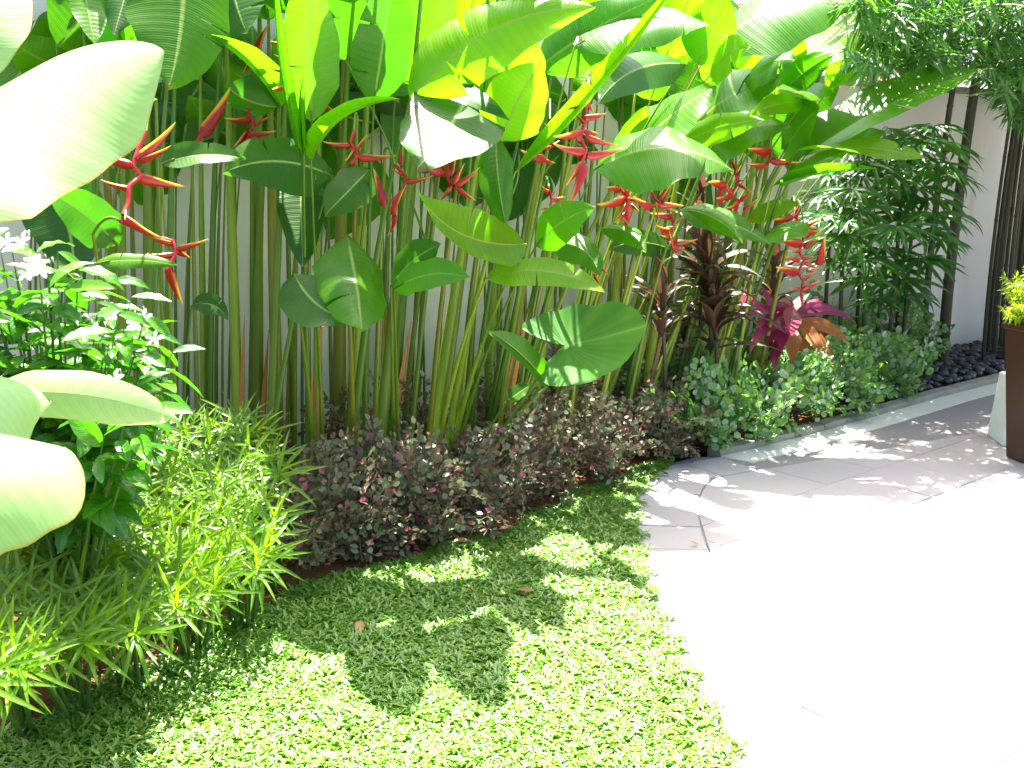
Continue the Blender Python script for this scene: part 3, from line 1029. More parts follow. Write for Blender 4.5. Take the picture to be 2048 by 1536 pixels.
T1 = ((0.45, 1, 0.012),)
HERO = [
 # label, base px, v, stem px, leaves[(bx,by,tx,ty,width,roll,v base,v tip,bow,fold,material,tears,opts)]
 ('heliconia with the widest hanging leaf, right of the white foreground leaf', 300, .95, 20, [(362, -110, 338, 176, 196, 12, .95, 1.15, .05, -.12, 'leaf', (), dict(curl=-.25))]),
 ('heliconia with a bright lime leaf strip between two dark hanging leaves', 285, .5, 18, [(262, 150, 210, -70, 74, 15, .5, .7, 0, .1, 'lime')]),
 ('heliconia with a striped dark leaf hanging above the white foreground leaf', 240, .6, 18, [(158, -70, 190, 90, 70, 20, .6, .8, 0, .2, 'leaf'), (262, -50, 228, 70, 64, 10, .7, .8, 0, .1, 'dark')]),
 ('heliconia with a blue-green leaf whose corner is sunlit, above the folded leaf', 420, .6, 20, [(455, -90, 495, 68, 125, -25, .6, .85, -.05, -.1, 'dark', ((.7, 1, .02),))]),
 ('heliconia with a folded lit leaf bent over beside the furled spear', 560, .75, 18, [(560, 212, 420, 68, 84, 18, .8, 1.05, -.10, .75, 'leaf', (), dict(curl=.3)), (556, 214, 448, 168, 92, -30, .8, .8, .1, -.2, 'dark')]),
 ('young heliconia with a tall pale furled spear of leaf left of centre', 625, 1.0, 17, [(604, 322, 548, -60, 64, 5, 1.0, 1.05, .02, .6, 'leaf', (), dict(curl=.7, wave=.004)), (608, 300, 606, 150, 50, 5, 1.03, 1.05, .03, .6, 'leaf', (), dict(curl=.8, wave=.004))]),
 ('heliconia with an upright broad leaf directly behind the furled spear', 618, .8, 18, [(624, 245, 616, -70, 110, 10, .8, .85, 0, .1, 'leaf', ((.35, 1, .01),))]),
 ('heliconia with a small curled leaf like a scoop above the star flower cluster', 652, 1.05, 12, [(622, 322, 800, 198, 62, 25, 1.05, 1.2, .16, .8, 'lime', (), dict(curl=.4))]),
 ('heliconia with an olive backlit leaf leaning right at the top of the thicket', 730, .9, 18, [(748, 205, 790, -70, 108, 8, .9, .95, .0, .08, 'dark')]),
 ('heliconia with a wide bright green leaf split at its lower edge near top centre', 765, .55, 18, [(790, 190, 890, -90, 185, 5, .55, .6, .06, .08, 'leaf', ((.12, -1, .02), (.5, 1, .015)))]),
 ('heliconia with the largest yellow leaf arching right across the top', 692, 1.05, 24, [(818, 205, 1192, 14, 132, 22, 1.05, 1.3, .13, -.1, 'lime', ((.25, -1, .03), (.42, 1, .02)), dict(curl=-.3))]),
 ('heliconia with a blue sheened drooping leaf notched at its top edge', 850, 1.1, 16, [(948, 172, 834, 338, 172, 22, 1.1, 1.3, .03, -.06, 'dark', ((.22, 1, .06),))]),
 ('heliconia with a yellow-green paddle leaf right of the blue sheened leaf', 905, 1.05, 16, [(1000, 282, 1082, 122, 118, -8, 1.05, 1.1, .03, .1, 'lime')]),
 ('heliconia with an upright glowing lime leaf behind the yellow-green paddle leaf', 925, .7, 15, [(996, 215, 1030, 20, 150, 0, .7, .75, 0, .06, 'lime')]),
 ('heliconia with the long furled yellow spear slanting to the top edge', 880, 1.2, 20, [(1030, 345, 1362, -50, 74, 8, 1.2, 1.35, -.02, .5, 'lime', (), dict(curl=.7, wave=.006))]),
 ('heliconia with a green leaf passing behind the furled yellow spear', 930, .8, 16, [(1072, 140, 1330, -10, 105, 20, .8, 1.0, .04, -.1, 'leaf', (), dict(curl=-.2))]),
 ('heliconia with a white lit leaf pointing right from behind the yellow spear', 985, .95, 15, [(1150, 92, 1420, 50, 72, 55, .95, 1.15, .10, .1, 'leaf', (), dict(curl=-.3))]),
 ('heliconia with a dark shaded leaf drooping over the tallest red flower', 1000, 1.0, 15, [(1372, 128, 1196, 208, 82, 20, 1.0, 1.1, -.16, -.2, 'dark')]),
 ('heliconia with an upright green leaf above a torn yellow leaf', 1090, .75, 15, [(1395, 130, 1450, -20, 96, 5, .75, .8, 0, .1, 'leaf'), (1420, 150, 1500, 95, 60, 40, .8, 1.0, .15, -.1, 'lime', ((.4, 1, .03), (.6, -1, .03)))]),
 ('heliconia with the largest white sunlit leaf at the top right of the thicket', 1110, .7, 15, [(1420, 100, 1745, -25, 105, 52, .7, 1.0, .10, -.05, 'leaf', (), dict(curl=-.2))]),
 ('heliconia with a white and yellow rimmed leaf under the largest white leaf', 1180, .7, 15, [(1570, 118, 1755, 5, 84, 48, .7, .9, -.02, .1, 'lime')]),
 ('heliconia with a tall folded leaf half white and half lime', 1330, .8, 15, [(1655, 180, 1805, -30, 70, 12, .8, .95, .02, .55, 'lime', (), dict(curl=.2))]),
 ('heliconia with a long lime leaf pointing right under the hanging bamboo', 1350, .7, 14, [(1660, 172, 1888, 108, 52, 15, .7, .95, .12, .2, 'lime', ((.3, -1, .02),))]),
 ('heliconia with the longest pale leaf reaching towards the bamboo at far right', 1370, .9, 14, [(1610, 312, 1975, 138, 74, 42, .9, 1.25, .05, .15, 'leaf', ((.5, -1, .012),))]),
 ('heliconia with a green leaf tilted in front of the red roof tiles', 1290, .75, 14, [(1560, 190, 1668, 108, 58, 20, .75, .85, .05, .3, 'leaf'), (1640, 165, 1560, 185, 40, 50, .8, .9, .1, .1, 'leaf')]),
 ('heliconia with a small white leaf in the sunlit upper thicket', 1230, .85, 14, [(1488, 162, 1592, 120, 52, 58, .85, 1.0, .15, 0, 'leaf')]),
 ('heliconia with a yellow-green leaf lying just above the half white leaf', 1180, .95, 14, [(1362, 288, 1530, 240, 52, 20, .95, 1.15, .06, .2, 'lime')]),
 ('heliconia with a short yellow-green leaf right of the sunlit white patch', 1260, .85, 13, [(1610, 205, 1498, 232, 40, 15, .85, .95, -.08, .1, 'lime')]),
 ('heliconia with a blue-green leaf lit white at its right end', 1110, .9, 14, [(1255, 318, 1432, 172, 88, 42, .9, 1.05, .05, .05, 'leaf')]),
 ('heliconia with the half white half green leaf lying level above the red stars', 1010, 1.15, 15, [(1188, 340, 1468, 342, 104, 50, 1.1, 1.35, .16, -.05, 'leaf', (), dict(curl=-.15))]),
 ('heliconia with a narrow backlit leaf between the tallest red flower and the half white leaf', 1090, .7, 13, [(1238, 350, 1292, 212, 62, 5, .7, .75, 0, .1, 'lime')]),
 ('heliconia with a dark narrow leaf hanging at the centre beside the yellow spear', 905, 1.1, 14, [(992, 268, 1012, 448, 80, 10, 1.1, 1.2, -.03, -.2, 'leaf')]),
 ('heliconia with a folded lime leaf with a white fold below the star flower', 885, 1.3, 16, [(1052, 488, 834, 382, 84, 38, 1.25, 1.35, .16, .15, 'lime', (), dict(curl=.2))]),
 ('heliconia with a plain oval leaf right of the folded lime leaf', 895, 1.3, 12, [(1072, 492, 1190, 414, 72, 20, 1.3, 1.4, .08, .1, 'leaf')]),
 ('heliconia with the broad leaf hanging in front of the stalks, tip down', 712, 1.25, 16, [(694, 472, 724, 664, 140, 18, 1.2, 1.4, .02, -.05, 'leaf')]),
 ('heliconia with a half hidden leaf behind the broad hanging leaf', 640, 1.15, 14, [(588, 548, 700, 640, 104, 18, 1.15, 1.25, -.12, -.05, 'dark')]),
 ('heliconia with a small level leaf right of the broad hanging leaf', 800, 1.3, 12, [(788, 578, 940, 556, 58, 35, 1.28, 1.4, .12, .05, 'leaf')]),
 ('heliconia with a grey-green leaf behind the small level leaf', 790, 1.1, 13, [(782, 572, 882, 488, 74, 25, 1.1, 1.2, .08, .05, 'dark')]),
 ('heliconia with a long slim leaf drooping right above the elephant ear', 860, 1.35, 15, [(972, 558, 1216, 588, 52, 38, 1.3, 1.45, .12, -.1, 'lime')]),
 ('heliconia with a dark bent leaf left of the two small red buds', 1020, 1.0, 13, [(1095, 488, 1200, 552, 62, 20, 1.0, 1.1, .22, -.2, 'leaf')]),
 ('heliconia with a boat shaped leaf tipped white beside the left red flower', 372, 1.2, 14, [(322, 328, 492, 318, 44, 40, 1.2, 1.35, .08, .15, 'dark')]),
 ('heliconia with the wide dark leaf lying across the left stalks', 520, .95, 18, [(665, 352, 448, 345, 108, 28, 1.0, 1.1, -.12, -.1, 'dark')]),
 ('heliconia with a dark leaf hanging straight down below the curled scoop leaf', 590, .7, 15, [(600, 330, 606, 535, 84, 10, .7, .8, 0, -.1, 'dark')]),
 ('heliconia with a dark round ended leaf under the scoop leaf', 690, .8, 15, [(740, 338, 650, 430, 78, 10, .8, .9, 0, -.1, 'dark')]),
 ('heliconia with a dim leaf under the lit edge of the white foreground leaf', 170, .8, 16, [(262, 205, 190, 282, 80, 10, .8, .9, 0, .05, 'dark')]),
 ('heliconia with a dark leaf tilted left over the white flowered shrub', 235, 1.0, 16, [(236, 490, 92, 382, 88, 5, 1.0, 1.1, -.05, .12, 'dark')]),
 ('heliconia with a big dim leaf low behind the white flowered shrub', 130, .5, 16, [(90, 330, 150, 560, 150, 0, .5, .7, .06, -.05, 'dark')]),
 ('heliconia with a thin level leaf under the lower left red flower', 215, 1.3, 12, [(190, 528, 356, 532, 30, 35, 1.3, 1.45, .06, .15, 'leaf')]),
 ('tiny heliconia shoot with one small curled leaf in front of the bare wall', 362, .9, 4, [(383, 612, 456, 640, 38, 20, .9, 1.0, .22, .15, 'dark')]),
 ('heliconia with twin pale leaflets crossing in front of the dark cordyline', 1240, .9, 13, [(1358, 420, 1545, 490, 46, 40, .9, 1.1, .06, .2, 'leaf'), (1362, 418, 1486, 488, 40, 10, .9, 1.1, .12, -.1, 'leaf')]),
 ('heliconia with a pale grey-green leaf tip beside the lowest hanging red flower', 1400, .9, 12, [(1535, 468, 1612, 474, 46, 45, .95, 1.05, .1, 0, 'leaf')]),
 ('heliconia with a short bright leaf left of the fan palm', 1420, .8, 13, [(1494, 440, 1602, 406, 36, 22, .8, .9, .06, .1, 'lime')]),
 ('heliconia with a leaf rolled into a green beak in front of the fan palm', 1455, 1.0, 13, [(1545, 372, 1758, 338, 40, 25, 1.0, 1.2, .05, .7, 'leaf', (), dict(curl=.5)), (1560, 372, 1700, 300, 30, 45, .9, 1.0, .05, .1, 'leaf')]),
 ('heliconia with a thin white edged leaf ending in a yellow tip', 1440, 1.0, 12, [(1590, 302, 1852, 316, 30, 50, 1.0, 1.25, .05, .2, 'lime', ((.8, 1, .02),), dict(twist=1.6))]),
 ('heliconia with a pale leaf fading into the fan palm at upper right', 1400, .7, 12, [(1640, 320, 1762, 215, 60, 30, .7, .8, .04, .05, 'leaf'), (1690, 300, 1770, 268, 36, 40, .75, .85, .05, 0, 'leaf')]),
 ('heliconia with a dark crescent leaf below the red stars', 1170, .75, 13, [(1350, 502, 1215, 500, 50, 15, .75, .85, -.12, -.2, 'dark')]),
 ('heliconia with a drooping leaf under the plain oval leaf', 1130, .95, 13, [(1200, 458, 1292, 506, 46, 20, .95, 1.05, .2, -.2, 'leaf')]),
 ('heliconia with upright lit leaves left of the tall folded leaf', 1290, .6, 13, [(1545, 200, 1590, 40, 90, 5, .6, .65, 0, .1, 'lime'), (1500, 205, 1540, 90, 70, 5, .6, .65, 0, .1, 'lime')]),
 ('heliconia with a pale broad leaf in the brightest middle of the thicket', 1200, .65, 13, [(1400, 240, 1560, 155, 92, 50, .65, .85, .08, .05, 'leaf')]),
 ('heliconia with a white leaf rising beside the yellow beak of the fan palm', 1350, .75, 13, [(1570, 300, 1640, 215, 86, 45, .75, .85, .05, .05, 'leaf')]),
 ('heliconia with a pale leaf tucked beneath the yellow-green leaf at right', 1250, .7, 13, [(1400, 305, 1580, 250, 70, 50, .7, .9, .1, 0, 'leaf')]),
 ('heliconia with a shaded leaf peeping out left of the yellow spear top', 1000, .6, 13, [(1205, 150, 1175, -30, 90, 5, .6, .65, 0, .08, 'leaf')]),
 ('heliconia with a grass green leaf rising to the top edge right of the spear', 1140, .55, 13, [(1330, 120, 1400, -60, 90, 5, .55, .6, 0, .08, 'lime')]),
 ('heliconia with two upright leaves at the top edge behind the largest yellow leaf', 800, .45, 15, [(915, 170, 960, -80, 130, 5, .45, .5, 0, .06, 'lime'), (690, 120, 660, -80, 120, 5, .5, .6, 0, .06, 'dark')]),
]
for i in range(76):
    x, y = 60 + 19.5 * i + random.uniform(-20, 20), random.uniform(60, 330) if i < 50 else random.uniform(90, 300)
    ang = random.uniform(-1.2, 1.2) + (0 if i % 3 else math.pi)
    ln = random.uniform(130, 230)
    w = random.uniform(90, 150) * (1 if i < 50 else .75)
    BACK = (x, y, x + math.sin(ang) * ln, y - math.cos(ang) * ln * .8, w, random.uniform(-30, 30), .12, random.uniform(.05, .3), random.uniform(-.15, .15), random.uniform(-.2, .1), random.choice(['dark', 'leaf', 'leaf']))
    HERO.append((None, x - random.uniform(-15, 60), random.uniform(.12, .3), random.uniform(5, 9), [BACK]))
sheaths = {5: (.1, .45, 1), 16: (.15, .4, 1), 32: (.0, .2, 1), 38: (.02, .3, -1), 9: (.1, .5, -1)}
for i, (lab, bx, v0, sw, lv) in enumerate(HERO):
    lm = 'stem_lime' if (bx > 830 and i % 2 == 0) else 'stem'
    if lab is None:
        where = 'left' if bx < 380 else 'middle' if bx < 900 else 'right'
        pose = 'hanging' if lv[0][3] > lv[0][1] else 'upright'
        shoot(f'thin heliconia stalk at the back {where} of the thicket with one {pose} leaf', bx, v0, sw, lv, 'stem', group=f'thin stalks at the back {where} with one {pose} leaf')
        continue
    shoot(lab, bx, v0, sw, lv, lm, sheath=sheaths.get(i))

# the stalks one sees standing in front of the wall: ground px -> px at a height, with the leaf above the frame
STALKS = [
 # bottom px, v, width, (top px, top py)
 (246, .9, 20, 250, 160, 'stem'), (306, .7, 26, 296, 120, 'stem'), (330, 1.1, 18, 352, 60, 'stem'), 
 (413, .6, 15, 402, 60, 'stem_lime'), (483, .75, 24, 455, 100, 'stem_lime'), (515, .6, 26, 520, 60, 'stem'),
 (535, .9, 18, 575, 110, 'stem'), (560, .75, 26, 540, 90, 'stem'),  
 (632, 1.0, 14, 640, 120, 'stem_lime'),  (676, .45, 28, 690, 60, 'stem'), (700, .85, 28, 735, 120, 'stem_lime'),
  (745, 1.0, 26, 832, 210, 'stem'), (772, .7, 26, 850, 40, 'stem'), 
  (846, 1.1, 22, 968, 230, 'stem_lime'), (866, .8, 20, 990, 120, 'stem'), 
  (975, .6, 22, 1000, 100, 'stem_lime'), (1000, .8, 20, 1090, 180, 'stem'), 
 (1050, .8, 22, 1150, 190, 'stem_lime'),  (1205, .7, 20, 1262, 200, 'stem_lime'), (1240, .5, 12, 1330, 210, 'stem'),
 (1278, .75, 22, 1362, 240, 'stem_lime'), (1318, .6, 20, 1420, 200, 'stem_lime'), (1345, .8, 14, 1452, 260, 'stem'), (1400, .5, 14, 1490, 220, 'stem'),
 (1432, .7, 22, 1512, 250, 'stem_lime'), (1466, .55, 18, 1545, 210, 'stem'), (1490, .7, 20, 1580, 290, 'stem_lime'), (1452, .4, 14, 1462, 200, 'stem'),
 (1140, .45, 12, 1190, 200, 'stem'), (1372, .35, 12, 1420, 180, 'stem'), (265, .4, 22, 200, 120, 'stem'),  (165, .4, 18, 120, 120, 'stem'),
  
]
SIDE = ['left end', 'left side', 'middle', 'right side', 'right end']
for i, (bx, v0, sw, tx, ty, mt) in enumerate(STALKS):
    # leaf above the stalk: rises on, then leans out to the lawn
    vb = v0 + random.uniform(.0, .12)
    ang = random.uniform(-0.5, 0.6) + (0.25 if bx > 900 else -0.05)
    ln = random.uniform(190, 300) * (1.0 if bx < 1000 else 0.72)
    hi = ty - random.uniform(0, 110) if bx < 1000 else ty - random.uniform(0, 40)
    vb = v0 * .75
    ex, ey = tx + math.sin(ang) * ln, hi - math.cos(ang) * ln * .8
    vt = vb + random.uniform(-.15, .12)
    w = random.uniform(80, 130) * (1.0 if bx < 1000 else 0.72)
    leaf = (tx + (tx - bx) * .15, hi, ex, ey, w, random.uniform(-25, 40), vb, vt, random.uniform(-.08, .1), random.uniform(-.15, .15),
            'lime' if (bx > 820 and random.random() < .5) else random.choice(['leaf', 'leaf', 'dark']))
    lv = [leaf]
    if 620 < bx < 1060 and i % 4:           # an added leaf, unseen above the picture, arching out to shade the lawn
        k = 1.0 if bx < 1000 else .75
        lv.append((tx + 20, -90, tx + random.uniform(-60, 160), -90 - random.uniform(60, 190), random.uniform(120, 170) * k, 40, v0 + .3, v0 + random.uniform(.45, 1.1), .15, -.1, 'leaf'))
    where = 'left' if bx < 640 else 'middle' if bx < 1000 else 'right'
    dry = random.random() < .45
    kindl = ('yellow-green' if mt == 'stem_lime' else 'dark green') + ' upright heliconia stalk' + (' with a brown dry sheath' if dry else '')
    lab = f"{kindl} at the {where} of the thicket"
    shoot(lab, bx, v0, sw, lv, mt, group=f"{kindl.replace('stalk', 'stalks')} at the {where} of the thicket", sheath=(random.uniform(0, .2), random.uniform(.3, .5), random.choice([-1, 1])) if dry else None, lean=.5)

# ------------------------------------------------------------------ flowering shoots
def bract_mesh(up, depth_, wid):
    n, m = 9, 10
    Vv, UVs = [], []
    for i in range(n + 1):
        s = i / n
        h = depth_ * (min(1, 0.45 + s * 4) * (1 - s) ** 0.75) + 0.004
        w = wid * (min(1, 0.4 + s * 4) * (1 - s) ** 0.85) + 0.003
        zc = up * s * s - h * 0.1
        for j in range(m + 1):
            a = 2 * math.pi * (j / m) - math.pi / 2 - math.pi
            # j = m/2 is the upper lip
            y = w * math.sin(2 * math.pi * j / m)
            z = -h * math.cos(2 * math.pi * j / m)
            if j == m // 2:
                z -= h * 0.5
            Vv.append((s, y, zc + z))
            UVs.append((j / m, s))
    return mk('bract', Vv, quads(n + 1, m + 1), M['bract'], UVs)


BR = [bract_mesh(0.10, 0.145, 0.072), bract_mesh(0.20, 0.13, 0.066), bract_mesh(-0.02, 0.155, 0.075)]


def flower(label, bx, v0, vf, top, nodes, bracts, br=1.0, rmat='rachis', sw=12):
    """a flowering shoot: stem from the ground, arching peduncle, zigzag axis and its bracts"""
    base = ground_at(bx, min(v0, .9))
    root = empty('flowering_heliconia', base, label, 'flower', 'red and yellow heliconia flowers')
    ndp = [P(x, y, vf + 0.02 * k) for k, (x, y) in enumerate(nodes)]
    tp = P(top[0], top[1], (v0 + vf) / 2)
    r0 = sw / 2 * depth(base) / F_PX
    path = bez(base, base.lerp(tp, .5) + Z * .1, tp, 12)
    stem_part(root, path, [max(.005, r0 * (1 - .5 * k / 12)) for k in range(13)], 'stem')
    arch = bez(tp, tp.lerp(ndp[0], .5) + Z * 0.06, ndp[0], 8)
    stem_part(root, arch, [.0052] * 9, 'petiole', 'peduncle', 6)
    ax = dense(ndp, 0.02) if len(ndp) > 1 else [ndp[0], ndp[0] + Vector((0, 0, -0.02))]
    V, F, UV, T = tube(ax, [0.0068 * br] * len(ax), 7)
    fl = link('flower_axis', mk('flower_axis', V - np.array(base), F, M[rmat], UV), root)
    for (x0, y0, x1, y1) in bracts:
        k = min(range(len(nodes)), key=lambda q: (nodes[q][0] - x0) ** 2 + (nodes[q][1] - y0) ** 2)
        vv = vf + 0.02 * k
        a = P(x0, y0, vv)
        c = P(x1, y1, vv + random.uniform(-.05, .07))
        L = (c - a).length
        hint = Z + WN * random.uniform(-.1, .5) if abs((c - a).normalized().z) < .85 else Vector((1 if x1 > x0 else -1, 0, .3))
        link('bract', random.choice(BR), fl, mat_at(a - base, c - a, hint, L))
    return root


flower('largest red flower on the left, zigzag with five long spread bracts', 340, 1.0, 1.35, (312, 200), [(292, 262), (276, 300), (266, 330), (282, 352), (258, 372), (256, 408), (246, 430)],
       [(272, 318, 360, 262), (276, 322, 348, 304), (268, 332, 172, 308), (276, 352, 366, 382), (262, 378, 200, 370), (246, 432, 318, 492), (252, 420, 250, 438)], 1.1)
flower('lower left red flower with thin spread bracts above a level leaf', 290, .9, 1.2, (186, 468), [(240, 442), (300, 470), (346, 482), (352, 506), (334, 540)],
       [(350, 488, 290, 478), (354, 498, 418, 484), (348, 508, 292, 518), (338, 535, 358, 612), (352, 500, 380, 520)], .9)
flower('dark red flower bud spear leaning up in the left thicket', 400, .6, .8, (384, 320), [(385, 300), (405, 268)], [(402, 270, 470, 182), (405, 268, 440, 225)], 1.2, 'rachis')
flower('shaded red flower hanging in the left thicket above the wide dark leaf', 470, .55, .75, (470, 180), [(492, 210), (506, 250), (492, 285)],
       [(500, 238, 448, 250), (508, 250, 540, 232), (494, 270, 556, 268), (492, 285, 486, 335), (498, 220, 520, 206), (496, 262, 468, 300)], 1.0)
flower('small red flower half hidden right of the folded lit leaf', 505, .5, .65, (505, 60), [(506, 100), (512, 140), (500, 165)],
       [(506, 110, 488, 150), (512, 140, 545, 120), (500, 165, 470, 150), (508, 120, 530, 45)], .9)
flower('orange tipped flower behind the furled spear at the left', 590, .5, .95, (565, 40), [(568, 90), (566, 140), (570, 175)],
       [(568, 90, 540, 86), (566, 142, 540, 140), (570, 175, 544, 178), (566, 120, 548, 110)], .8)
flower('orange tipped flower right of the broad leaf behind the spear', 640, .5, .8, (640, 60), [(636, 108), (634, 150), (640, 205)],
       [(636, 108, 660, 106), (634, 150, 674, 152), (640, 205, 668, 222), (638, 160, 610, 170)], .8)
flower('red flower with one long level bract left of the curled scoop', 700, .7, 1.2, (714, 230), [(708, 262), (700, 285), (716, 310), (700, 330)],
       [(702, 290, 646, 294), (712, 300, 735, 268), (714, 312, 792, 326), (708, 300, 690, 330)], .95)
flower('red flower cluster hanging below the scoop, with a downward tip', 745, .9, 1.35, (770, 300), [(790, 330), (812, 352), (808, 378), (786, 400), (790, 432)],
       [(812, 350, 782, 344), (812, 362, 866, 362), (768, 412, 745, 336), (786, 430, 798, 372), (790, 432, 784, 474), (800, 395, 815, 370), (802, 330, 806, 292)], 1.0)
flower('star shaped red flower in front of the blue sheened leaf tip', 810, .9, 1.4, (880, 330), [(886, 330), (892, 350), (902, 368), (908, 372)],
       [(888, 345, 832, 340), (895, 355, 890, 305), (908, 368, 925, 325), (910, 370, 964, 345), (902, 372, 878, 412), (914, 375, 950, 405), (900, 352, 915, 300), (884, 340, 862, 318)], 1.0)
flower('thin red zigzag flower left of the tallest red flower', 960, .7, 1.0, (1100, 200), [(1100, 238), (1108, 262), (1084, 272), (1106, 292), (1076, 300), (1090, 318)],
       [(1104, 240, 1118, 228), (1106, 262, 1086, 250), (1086, 274, 1075, 262), (1106, 290, 1108, 268), (1078, 300, 1056, 312), (1090, 318, 1040, 308), (1096, 296, 1120, 284), (1088, 320, 1110, 330)], .95)
flower('tallest red flower right of the yellow spear with crossing bracts', 1000, 1.0, 1.45, (1176, 160), [(1178, 188), (1172, 214), (1170, 248), (1160, 275), (1172, 300), (1164, 325)],
       [(1178, 200, 1170, 166), (1176, 212, 1134, 215), (1176, 204, 1186, 228), (1170, 235, 1214, 232), (1164, 262, 1106, 290), (1168, 262, 1200, 268), (1172, 272, 1232, 302), (1172, 302, 1106, 306), (1174, 310, 1246, 312),
        (1166, 322, 1130, 372), (1166, 325, 1152, 420), (1168, 285, 1140, 262), (1170, 248, 1150, 225)], 1.05)
flower('small red flower beside the plain oval leaf', 960, .8, 1.15, (1090, 360), [(1098, 378), (1104, 400), (1096, 425)],
       [(1098, 384, 1082, 380), (1104, 400, 1132, 396), (1098, 415, 1078, 422), (1098, 425, 1120, 428), (1100, 392, 1118, 378)], .85)
flower('left one of two red star flowers below the half white leaf', 1130, .8, 1.15, (1225, 350), [(1236, 372), (1252, 392), (1256, 410), (1246, 430)],
       [(1250, 395, 1192, 428), (1252, 390, 1268, 352), (1256, 398, 1282, 405), (1258, 392, 1246, 372), (1256, 410, 1248, 470), (1254, 405, 1232, 445), (1262, 408, 1280, 424), (1240, 380, 1212, 372), (1250, 425, 1230, 452), (1246, 430, 1258, 458)], 1.05)
flower('right one of two red star flowers below the half white leaf', 1180, .8, 1.15, (1300, 380), [(1304, 385), (1312, 400), (1322, 408), (1302, 414)],
       [(1318, 402, 1340, 366), (1320, 410, 1368, 410), (1304, 412, 1262, 408), (1312, 412, 1318, 436), (1322, 404, 1345, 392), (1300, 414, 1282, 424), (1326, 412, 1350, 426)], 1.0)
flower('red flower with a ring of bracts beside the dark cordyline', 1230, .7, 1.0, (1340, 410), [(1342, 430), (1348, 452), (1340, 470), (1352, 486), (1346, 500)],
       [(1344, 432, 1298, 432), (1348, 446, 1372, 434), (1342, 462, 1308, 462), (1344, 478, 1318, 476), (1352, 488, 1396, 482), (1350, 500, 1336, 470), (1348, 502, 1370, 494), (1352, 490, 1356, 468)], .95)
flower('zigzag red flower right of the half white leaf', 1330, .7, 1.0, (1470, 300), [(1472, 330), (1470, 345), (1476, 366), (1462, 392), (1480, 402), (1472, 422)],
       [(1472, 340, 1460, 312), (1474, 350, 1484, 335), (1476, 362, 1492, 360), (1476, 368, 1502, 382), (1462, 392, 1432, 402), (1466, 390, 1440, 362), (1480, 402, 1508, 378), (1478, 404, 1452, 428), (1486, 420, 1520, 402), (1474, 424, 1480, 446), (1440, 380, 1432, 432), (1452, 370, 1416, 362)], 1.0)
flower('highest orange flower right of the half white leaf, two level bracts', 1400, .8, 1.05, (1540, 270), [(1542, 300), (1540, 318), (1532, 332)],
       [(1540, 304, 1494, 294), (1542, 320, 1602, 336), (1534, 330, 1490, 332)], .95)
flower('pale lit red flower left of the lowest hanging flower', 1420, .75, 1.0, (1585, 395), [(1590, 420), (1586, 440), (1600, 452)],
       [(1590, 426, 1600, 408), (1584, 434, 1540, 450), (1590, 440, 1604, 414), (1600, 455, 1642, 445), (1588, 446, 1630, 462), (1596, 440, 1560, 470)], .95)
flower('lowest hanging red flower with many short bracts above the pink cordyline', 1500, .75, 1.15, (1596, 400), [(1608, 458), (1606, 485), (1598, 503), (1608, 520), (1596, 545), (1606, 562), (1602, 590), (1606, 612)],
       [(1608, 470, 1645, 458), (1604, 486, 1552, 484), (1608, 492, 1640, 480), (1602, 502, 1580, 502), (1600, 520, 1568, 516), (1606, 518, 1628, 512), (1596, 545, 1552, 532), (1610, 525, 1640, 538), (1602, 545, 1600, 560), (1606, 560, 1634, 545), (1600, 576, 1576, 578), (1606, 578, 1642, 560), (1604, 590, 1606, 612), (1640, 530, 1652, 470), (1612, 540, 1632, 548)], 1.0)
flower('two small red buds hanging left of the elephant ear', 1110, .9, 1.1, (1185, 500), [(1192, 520), (1198, 535), (1188, 550)], [(1196, 528, 1218, 550), (1188, 550, 1204, 574), (1192, 522, 1180, 540)], .8)

# ------------------------------------------------------------------ elephant ear
def outline_leaf(parent, name, att, pts, nrm, v, mat, cup=0.12):
    A = P(att[0], att[1], v)
    n = nrm.normalized()
    out = []
    for x, y in pts:
        d = ray(x, y)
        t = (A - CAM).dot(n) / d.dot(n)
        out.append(CAM + d * t)
    # close and smooth the outline
    k = len(out)
    dense_ = []
    for i in range(k):
        p0, p1, p2, p3 = out[i - 1], out[i], out[(i + 1) % k], out[(i + 2) % k]
        for t in (0, .25, .5, .75):
            dense_.append(0.5 * ((2 * p1) + (p2 - p0) * t + (2 * p0 - 5 * p1 + 4 * p2 - p3) * t * t + (3 * p1 - p0 - 3 * p2 + p3) * t ** 3))
    rings = 7
    Vv, UVs = [], []
    m = len(dense_)
    L = max((p - A).length for p in dense_)
    tip = max(dense_, key=lambda p: (p - A).length) - A
    for r in range(rings + 1):
        q = max(r / rings, 0.001)
        for i, p in enumerate(dense_):
            e = p - A
            ang = math.atan2(e.cross(tip).dot(n), e.dot(tip))
            rad = q * e.length
            b_ = 0.012 * math.sin(ang * 9) * q * q + cup * rad * rad / L - 0.018 * math.sin(i * 0.9) * q ** 3 * .5
            Vv.append(tuple(A + e * q + n * b_ - parent.location))
            UVs.append((0.5 + ang * 0.5, (ang * 9 / 52.0 * 6.28 / 2)))
    return link(name, mk(name, Vv, quads(rings + 1, m, wrap=True), mat, UVs), parent)


